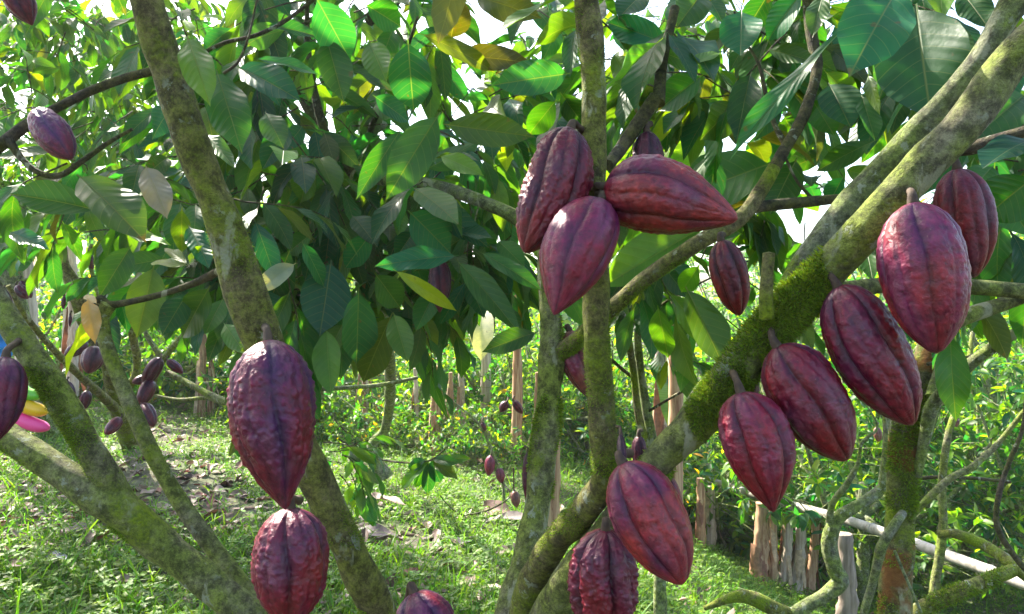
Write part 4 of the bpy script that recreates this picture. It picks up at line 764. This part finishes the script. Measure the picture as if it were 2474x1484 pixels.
# ------------------------------------------------------------------ background trees: four kinds, then copies
def bg_tree(kind, seed, h, spread, nl, nt, L, spec, wood, crown0=.35, lean=0):
    g = np.random.RandomState(seed); wd = Mesh(); lf = Mesh()
    top = np.array([lean*h*.4, 0, h*.42]); tube(wd, [[0,0,-.15,.075],[lean*.1,.0,h*.2,.06],list(top)+[.05]], seg=8, rough=.1)
    O=[];D=[]
    for i in range(nl):
        a = i*2.4+g.rand()*.7; st = np.array([0,0,h*(.06+.3*g.rand())])+top*[1,1,0]*.6; r_ = spread*(.6+.5*g.rand()); zz = h*(.28+.72*g.rand())
        e = np.array([math.cos(a)*r_, math.sin(a)*r_, zz]); m = (st+e)*.5+np.array([math.cos(a)*.15,math.sin(a)*.15,-.15])
        tube(wd, [list(st)+[.035],list(m)+[.026],list(e)+[.010]], seg=6, res=9, rough=.08)
        for j in range(nt):
            u = .25+.75*g.rand(); p = st*(1-u)**2+2*m*u*(1-u)+e*u*u; dv = unit(g.randn(3)*[1,1,.6]+[0,0,.15]+.5*unit(e-st)); q = p+dv*(.25+.45*g.rand())
            tube(wd, [list(p)+[.007],list((p+q)/2+.03*g.randn(3))+[.005],list(q)+[.003]], seg=4, res=4, rough=0, cap=False)
            O.append(q); D.append(dv)
            if g.rand()<.6: O.append((p+q)/2+.05*g.randn(3)); D.append(unit(dv+.8*g.randn(3)))
    O=np.array(O);D=np.array(D); k=8
    B=np.repeat(O,k,0); N=len(B); a=np.tile(np.arange(k)*2.4,len(O))+np.repeat(g.rand(len(O))*6,k)
    s1=unit(np.cross(np.repeat(D,k,0),[0,0,1.])+1e-3); s2=np.cross(np.repeat(D,k,0),s1)
    d=unit(np.repeat(D,k,0)*(.5+.5*g.rand(N,1))+s1*np.cos(a)[:,None]+s2*np.sin(a)[:,None]-np.array([0,0,.25])*g.rand(N,1)+.2*g.randn(N,3)); LL=L*(.55+.7*g.rand(N))
    leaves(lf, B-np.repeat(D,k,0)*(.09*g.rand(N,1)), d, unit(np.array([0,0,1.])+.5*g.randn(N,3)+.3*np.repeat(D,k,0)), LL, LL*.38, bend=.2+.7*g.rand(N), fold=.35, wave=0, col=pick(g,spec,N), nu=4, nv=3, petiole=0, shape=([0,.3,.65,1],[.1,.95,.85,.0]), seed=seed)
    return wd, lf
BR = [('mid',4),('lime',4),('dark',1.2),('yellow',.12),('teal',1)]
CO = [('mid',5),('lime',4),('dark',1.5),('teal',2.0)]
def place(name, x, y, label, cat, group, proto, s=1., rz=0.):
    r = root(name, ground_pt(x,y), label, cat, group); r.scale=(s,s,s); r.rotation_euler=(0,0,rz)
    for nm, me in proto:
        o = bpy.data.objects.new(nm, me); S.collection.objects.link(o); o.parent = r
    return r
def proto(wd, lf, m1, m2):
    a = wd.build('trunk', m1); b = lf.build('crown', m2); pr = [('trunk',a.data),('crown',b.data)]
    bpy.data.objects.remove(a); bpy.data.objects.remove(b); return pr
pr1 = proto(*bg_tree(0, 3, 3.4, 1.7, 9, 12, .16, BR, 0), M_BARKG, M_FAR)
pr2 = proto(*bg_tree(0, 8, 2.6, 1.6, 9, 12, .13, BR, 0), M_BARKG, M_FAR)
pr3 = proto(*bg_tree(0, 15, 3.0, 1.5, 12, 14, .155, CO, 0), M_BARKG, M_FAR)
pr4 = proto(*bg_tree(0, 27, 5.0, 2.4, 12, 14, .18, BR, 0), M_BARKG, M_FAR)
pr5 = proto(*bg_tree(0, 41, 1.25, .85, 9, 11, .12, BR, 0), M_BARKG, M_FAR)
pr6 = proto(*bg_tree(0, 52, 1.7, .9, 8, 10, .15, CO, 0), M_BARKG, M_FAR)
def where(x, y):
    px = x/y; 
    return 'far left' if px<-.42 else 'left' if px<-.18 else 'left centre' if px<.0 else 'centre' if px<.16 else 'right of centre' if px<.34 else 'right' if px<.52 else 'far right'
g = np.random.RandomState(4); cnt = {}
rows = [  # x, y, proto, scale
 (-7.4,11.0,2,.8),(-5.6,12.2,1,.6),(-3.9,11.5,2,.6),(-2.3,12.4,1,.6),(-.9,11.6,2,.65),(.5,12.3,1,.7),(1.4,10.4,2,.85),(-6.8,14.5,1,.7),(-2.8,14.6,1,.6),(1.6,14.2,1,.9),(3.2,12.6,1,1.),
 (-9,18,4,.5),(-4.6,17.5,1,.7),(2.2,18,4,.5),(6,18,4,.9),(10,17,4,1.0),(14,20,4,1.1),
 (2.1,8.6,3,.55),(3.3,7.0,3,.9),(3.6,9.2,3,1.1),(4.9,8.0,3,1.05),(5.2,6.6,3,.8),(5.6,10.2,3,1.2),(7.0,11.5,1,1.2),(4.8,13.0,1,1.2),(8.5,14,4,1.0),(4.6,7.3,3,.8),(6.2,8.2,3,1.05),
 (-4.9,9.9,2,.62),(-3.3,9.6,2,.55),(-2.2,10.4,2,.7),(-1.3,9.9,2,.55),(-.35,9.4,2,.62),(.35,8.6,2,.55),(.95,9.2,2,.75),(1.3,7.4,5,.6),(-1.9,13.4,1,.6),(.3,13.8,1,.7),(-.2,10.9,2,.7),
 (-8.3,8.6,2,.9),(-6.0,8.8,2,.6),(-9.5,13,1,1.1)]
gq = np.random.RandomState(77)
for yy in (8.6, 9.6, 10.8, 12.2):
    n = int(6+yy*.7)
    for q in range(n):
        xx = (-.62+ (1.12)*(q+.2+.6*gq.rand())/n)*yy
        if yy < 9 and -.45*yy < xx < -.02*yy and gq.rand() < .6: continue
        rows.append((round(xx,2), round(yy+.8*(gq.rand()-.5),2), 5 if gq.rand()<.6 else 6, .75+.5*gq.rand()))
rows += [(-1.5,7.5,5,.45),(-.9,7.7,5,.5),(-.4,7.3,6,.36),(-1.9,7.9,6,.45),(.1,7.6,5,.5),(-2.6,8.0,5,.5),(2.3,8.1,5,1.1),(2.8,8.7,5,1.2),(1.75,8.0,5,.9),(3.4,7.9,6,1.)]
adj = ['airy','thin stemmed','broad leaved','bushy','pale','low','dense','spindly','spreading','ragged','bright','open']
for i,(x,y,k,s) in enumerate(rows):
    pr = {1:pr1,2:pr2,3:pr3,4:pr4,5:pr5,6:pr6}[k]; wh = where(x,y); key=(wh, k); cnt[key]=cnt.get(key,0)+1
    dist = 'nearest rank' if y<9.5 else 'second rank' if y<12.1 else 'third rank' if y<13.9 else 'fourth rank' if y<16.5 else 'rearmost rank'
    kind = {1:'sunlit yellow green tree',2:'low leafy bush',5:'knee high yellow green shrub',6:'waist high dark leaved shrub',3:'small leaved glossy thicket tree',4:'tall pale green tree'}[k]
    place({1:'broadleaf_tree',2:'leafy_bush',5:'shrub',6:'shrub',3:'thicket_tree',4:'tall_tree'}[k], x, y, f'{adj[i%12]} {kind} at {wh} of the background, {dist}', 'bush' if k in (2,5,6) else 'tree', 'background trees and bushes', pr, s, g.rand()*6.28)
# far wood
def far_wood():
    g = np.random.RandomState(9); mb = Mesh(); n = 15000
    x = (g.rand(n)*2-1)*34; y = 23+9*g.rand(n); top = 1.7+1.6*sstep(0,12,x)+.6*np.sin(x*.5)+1.0*np.sin(x*1.3+2)+.02*x*x*.3
    z = gz(x,y)+g.rand(n)**.9*top; 
    d = unit(g.randn(n,3)*[1,1,.7]-[0,0,.3]); L = .32+.3*g.rand(n)
    leaves(mb, np.stack([x,y,z],1), d, unit(np.array([0,0,1.])+.6*g.randn(n,3)), L, L*.45, bend=.5, fold=.3, wave=0, col=pick(g,BR,n), nu=4, nv=3, petiole=0, shape=([0,.3,.65,1],[.1,.95,.85,.0]), seed=2)
    tag(mb.build('far_wood', M_FAR), 'pale distant foliage closing off the view behind the plantation', 'wood', kind='stuff')
far_wood()
# ------------------------------------------------------------------ bananas
def banana(base, h, label, leaflist, stem_r=.07, mats=None, lean=(0,0), group='banana plants'):
    """leaflist: azimuth deg, length, width, rise, bend"""
    r = root('banana_plant', base, label, 'banana plant', group); base = np.array(base,float)
    mb = Mesh(); top = base+np.array([lean[0],lean[1],h]); tube(mb, [list(base-[0,0,.1])+[stem_r*1.25], list((base+top)/2+[.02,0,0])+[stem_r], list(top)+[stem_r*.6]], seg=14, rough=.08)
    mb.build('stem', mats or M_DRY, r, base)
    for (az,L,W,rise,bd,pal) in leaflist:
        a = R(az); d = unit([math.cos(a), math.sin(a), rise]); mb = Mesh(); g_ = np.random.RandomState(int(az*7+L*100)%9999)
        n = unit(np.cross(np.cross(d,[0,0,1.])+1e-4, d)); 
        leaves(mb, top-[0,0,.05], d, n, L, W, bend=bd, fold=.25, wave=.006, col=pick(g_,[(pal,1)],1), nu=34, nv=9, petiole=.02, shape=([0,.06,.2,.5,.8,.93,1],[.04,.35,.85,1,.85,.5,.02]), seed=int(az)%777)
        mb.build('leaf', M_BANANA, r, base)
    return r
def gnd_under(px, d): x = (px-1236.5)/F_PX*d; return ground_pt(x, d)
banana(gnd_under(1322,4.3), 1.75, 'tall banana plant whose bright backlit leaves show left of the upright stem', [(118,1.5,.46,3.2,.3,'lime'),(62,1.3,.44,2.6,.5,'lime'),(245,1.15,.42,2.6,.7,'lime'),(290,1.1,.4,1.6,.9,'lime'),(170,1.1,.4,1.6,.9,'lime'),(15,1.2,.42,2.0,.9,'lime')], .055)
banana(gnd_under(1625,5.0), 2.2, 'banana plant with large bright leaves right of the cluster of three pods', [(75,1.4,.46,1.8,.6,'lime'),(110,1.2,.45,2.6,.6,'lime'),(250,1.2,.45,1.6,1.0,'lime'),(-60,1.3,.46,1.3,1.0,'lime'),(190,1.1,.42,1.2,1.0,'lime'),(20,1.3,.45,1.0,1.0,'lime')], .05)
banana(gnd_under(60,7.0), 1.8, 'banana plant at far left with green leaves beside the lichen crusted trunk', [(40,1.5,.4,1.2,1.0,'lime'),(150,1.5,.4,1.0,1.1,'lime'),(-60,1.4,.4,.8,1.2,'lime'),(230,1.2,.35,1.5,.9,'yellow'),(300,1.3,.35,.3,1.2,'mid')], .09, M_DRYG)
banana(gnd_under(170,8.5), 1.5, 'small banana plant with a pinkish stem behind the far leaning tree at left', [(20,1.1,.33,.8,1.1,'lime'),(120,1.2,.33,1.1,1.0,'lime'),(-80,1.2,.33,.5,1.2,'yellow'),(200,1.3,.33,.5,1.1,'lime')], .10, M_DRYG)
banana(gnd_under(1245,7.5), 1.7, 'banana plant with drooping yellowish leaves behind the middle of the clearing', [(170,1.3,.36,.6,1.2,'lime'),(200,1.4,.36,.2,1.2,'yellow'),(10,1.3,.36,.7,1.1,'lime'),(-50,1.2,.33,.4,1.4,'lime'),(90,1.2,.33,1.4,.8,'lime')], .05)
banana(gnd_under(1170,9.0), 1.9, 'banana plant with a grey broken leaf far behind the clearing', [(0,1.3,.36,.5,1.2,'lime'),(190,1.4,.36,.4,1.2,'lime'),(-90,1.3,.3,-.2,1.0,'pale'),(80,1.2,.33,1.0,.9,'lime')], .06, M_DRYG)
banana(gnd_under(1605,6.5), 1.5, 'stout banana plant with a torn pale stem seen between the upright stem and the limbs', [(60,1.2,.33,1.2,.9,'lime'),(-20,1.0,.3,.9,1.3,'lime'),(-95,1.1,.28,.3,1.5,'lime')], .10, M_DRYG)
# dried stems and stakes
def stem(px, y0, y1, d, wd, label, m=M_DRY, dx=0, name='dried_banana_stem', cat='banana stem', group='dried brown banana stems'):
    b = gnd_under(px, d); t = P(px+dx, y0, d); b2 = P(px, y1, d)
    if name != 'fence_post': b = np.array([b2[0], d, float(gz(b2[0], d))])
    r = wd/2/F_PX*d; mb = Mesh(); mid = (b+t)/2+np.array([.3*r,0,0])
    r *= .66 if px < 1600 else .9
    c,rr,T,Nn,B = tube(mb, [list(b-[0,0,.06])+[r*1.25], list(mid)+[r], list(t)+[r*.75]], seg=18, rough=.22, rsc=14, seed=px*.1)
    root_ = root(name, b, label, cat, group); mb.build('stem', m, root_, b)
    # loose hanging sheaths
    sh = Mesh(); g_ = np.random.RandomState(px); k = 6
    if name == 'dried_banana_stem':
        for q in range(k):
            a = g_.rand()*6.28; h = b+(t-b)*(.45+.5*g_.rand()); o = h+np.array([math.cos(a),math.sin(a),0])*r*1.02
            leaves(sh, o, unit([math.cos(a)*.12,math.sin(a)*.12,-1]), [math.cos(a),math.sin(a),.1], np.linalg.norm(t-b)*(.3+.3*g_.rand()), r*1.1, bend=.15*g_.randn(), fold=-.3, wave=.01, col=np.array([(.26,.14,.08),(.42,.30,.2),(.18,.07,.04)])[g_.randint(3)], nu=9, nv=4, petiole=0, shape=([0,.2,.8,1],[.8,1,.8,.3]), seed=q)
        sh.build('sheath', M_LITTER, root_, b)
for a in [
 (485,802,960,8.5,26,'tall brown dried stem standing left of the largest left pod'),
 (508,890,962,8.6,18,'short brown dried stem right beside the tall brown one at left'),
 (172,640,935,7.6,34,'pinkish pale dried stem behind the far leaning tree at left'),
 (880,905,1070,8.0,22,'orange brown dried stem left of the curved grey trunk'),
 (868,960,1060,8.8,14,'slender brown stem just beyond the orange brown dried stem'),
 (1003,975,1085,8.2,19,'reddish dried stem right of the curved grey trunk, left of its group'),
 (1052,970,1095,7.6,27,'bright red brown dried stem, widest of the group behind the clearing'),
 (1088,985,1095,8.4,18,'dark brown dried stem right of the bright red brown one'),
 (1112,950,1090,8.8,24,'pale grey dried stem behind the clearing right of the brown group'),
 (1298,985,1105,7.4,22,'brown dried stem partly behind the sunlit slanting stem'),
 (1592,880,1060,6.0,46,'thick pale split stem between the upright stem and the mossy limb'),
 (1690,1180,1300,7.0,24,'brown stem at left of the row along the bamboo rail'),
 (1715,1200,1345,7.4,26,'greyish brown stem second from left along the bamboo rail'),
 (1826,1240,1408,6.6,40,'widest red brown dried stem under the bamboo rail'),
 (1862,1225,1400,6.8,26,'bright orange red stem beside the widest one under the rail'),
 (1890,1235,1420,6.9,26,'pale brown leaning stem in the middle of the row under the rail'),
 (1920,1250,1415,6.9,28,'pinkish sunlit stem right of the middle of the row under the rail'),
 (1950,1260,1430,7.0,24,'slender red brown stem at the right end of the row under the rail')]:
    px,y0,y1,d,wd,lab = a; stem(px,y0-(85 if px<1600 else 25),y1,d,wd,lab, M_DRYG if ('pale' in lab or 'grey' in lab or 'pink' in lab) else M_DRY, dx={1890:14,1920:16,1950:22,1826:12}.get(px,0))
stem(2038,1290,1484,4.6,52,'thick grey wooden post under the bamboo rail behind the winding tree', M_POST, name='fence_post', cat='post', group='posts of the bamboo fence')
stem(1556,1195,1300,6.5,16,'thin bamboo post right of the upright stem, left of two', M_BAMBOO, name='fence_post', cat='post', group='posts of the bamboo fence')
stem(1576,1180,1300,6.6,15,'thin bamboo post right of the upright stem, right of two', M_BAMBOO, name='fence_post', cat='post', group='posts of the bamboo fence')
# the rail
def rail():
    a = P(1640,1140,8.3); b = P(1880,1212,6.9); c = P(2080,1268,6.0); d = P(2473,1410,4.7); e = P(2750,1510,4.1)
    r = root('bamboo_rail', a, 'long grey bamboo rail sloping down to the right through the thicket', 'rail'); mb = Mesh(); pts = spline(np.array([a,b,c,d,e]), 60); rad = .040
    c_, rr, T, Nn, B = tube(mb, [list(p)+[rad] for p in pts], seg=16, res=120, rough=.012, rsc=4)
    mb.build('pole', M_BAMBOO, r, a)
    for k in range(6, 118, 9):
        nb = Mesh(); tube(nb, [list(c_[k]-T[k]*.007)+[rad*1.02], list(c_[k])+[rad*1.13], list(c_[k]+T[k]*.007)+[rad*1.02]], seg=16, res=5, rough=0); nb.build('node_ring', M_BAMBOO, r, a)
    a2 = P(1330,1205,8.6); mb = Mesh(); r2 = root('bamboo_rail', a2, 'short level bamboo rail far behind the upright stem', 'rail')
    tube(mb, [list(a2)+[.035], list(P(1480,1195,8.5))+[.035], list(P(1660,1185,8.3))+[.035]], seg=12, rough=.04); mb.build('pole', M_BAMBOO, r2, a2)
rail()
# inflatable toy with coloured bands and blue cloth at the left edge
def toy():
    d = 3.4; o = P(60,1000,d); r = root('inflatable_toy', o, 'smooth inflatable with green, yellow and pink bands behind the sloping mossy stem', 'inflatable')
    for nm, col, (y0, x1, w_) in [('green_band',(.12,.42,.03),(948,92,40)),('yellow_band',(.75,.42,.01),(985,108,44)),('pink_band',(.80,.06,.26),(1024,112,42))]:
        mb = Mesh(); pts = px_path([(-150,y0-70,d,w_),(-40,y0-42,d,w_),(40,y0-14,d,w_),(x1-30,y0+2,d,w_),(x1-6,y0+8,d,w_*.78),(x1+6,y0+11,d,w_*.34)])
        tube(mb, pts, seg=24, res=40, rough=0); m = bpy.data.materials.new(nm); m.use_nodes = True; pb = m.node_tree.nodes['Principled BSDF']; pb.inputs[0].default_value = col+(1,); pb.inputs['Roughness'].default_value = .35
        nn_ = m.node_tree.nodes.new('ShaderNodeTexNoise'); nn_.inputs['Scale'].default_value = 9; bb = m.node_tree.nodes.new('ShaderNodeBump'); bb.inputs['Strength'].default_value = .15; m.node_tree.links.new(nn_.outputs[0], bb.inputs['Height']); m.node_tree.links.new(bb.outputs[0], pb.inputs['Normal'])
        mb.build(nm, m, r, o)
    # blue tarp hung beyond
    o = P(-10,820,4.6); mb = Mesh(); nx, ny = 24, 24; xs = np.linspace(-260,14,nx); zs = np.linspace(800,880,ny); V=[]
    for z_ in zs:
        for x_ in xs: p = P(x_+ (z_-800)*.02 + 5*math.sin(z_*.05), z_, 4.6); p[1] += .05*math.sin(x_*.09)+.02*math.sin(z_*.2); V.append(p)
    V=np.array(V); back=V+[0,.01,0]; i=np.arange(ny-1)[:,None]; j=np.arange(nx-1)[None,:]; f=np.stack([i*nx+j,i*nx+j+1,(i+1)*nx+j+1,(i+1)*nx+j],-1).reshape(-1,4)
    mb.add(V,f); mb.add(back,f[:, ::-1]); ob = mb.build('blue_cloth', simple('blue_cloth',(.02,.18,.55),(.04,.26,.70),8,.7,.2), None, tuple(o)); tag(ob,'plain blue cloth at the left edge behind the upper near stem','cloth')
toy()

# ------------------------------------------------------------------ bright humid air
def haze():
    me = bpy.data.meshes.new('haze'); x0,x1,y0,y1,z0,z1 = -40,40,-3,45,-3.6,9.0
    v=[(x,y,z) for x in (x0,x1) for y in (y0,y1) for z in (z0,z1)]; f=[(0,1,3,2),(4,6,7,5),(0,4,5,1),(2,3,7,6),(0,2,6,4),(1,5,7,3)]
    me.from_pydata(v,[],f); o = bpy.data.objects.new('haze', me); S.collection.objects.link(o); o['kind']='stuff'; o['label']='pale sunlit haze between the trees'; o['category']='haze'
    m = bpy.data.materials.new('haze'); m.use_nodes=True; ns=m.node_tree.nodes; [ns.remove(n) for n in list(ns)]; out=ns.new('ShaderNodeOutputMaterial'); pv=ns.new('ShaderNodeVolumePrincipled')
    pv.inputs['Color'].default_value=(.95,1,.93,1); pv.inputs['Density'].default_value=HAZE; pv.inputs['Anisotropy'].default_value=.3; m.node_tree.links.new(pv.outputs[0], out.inputs['Volume']); me.materials.append(m)
HAZE = .0016
haze()
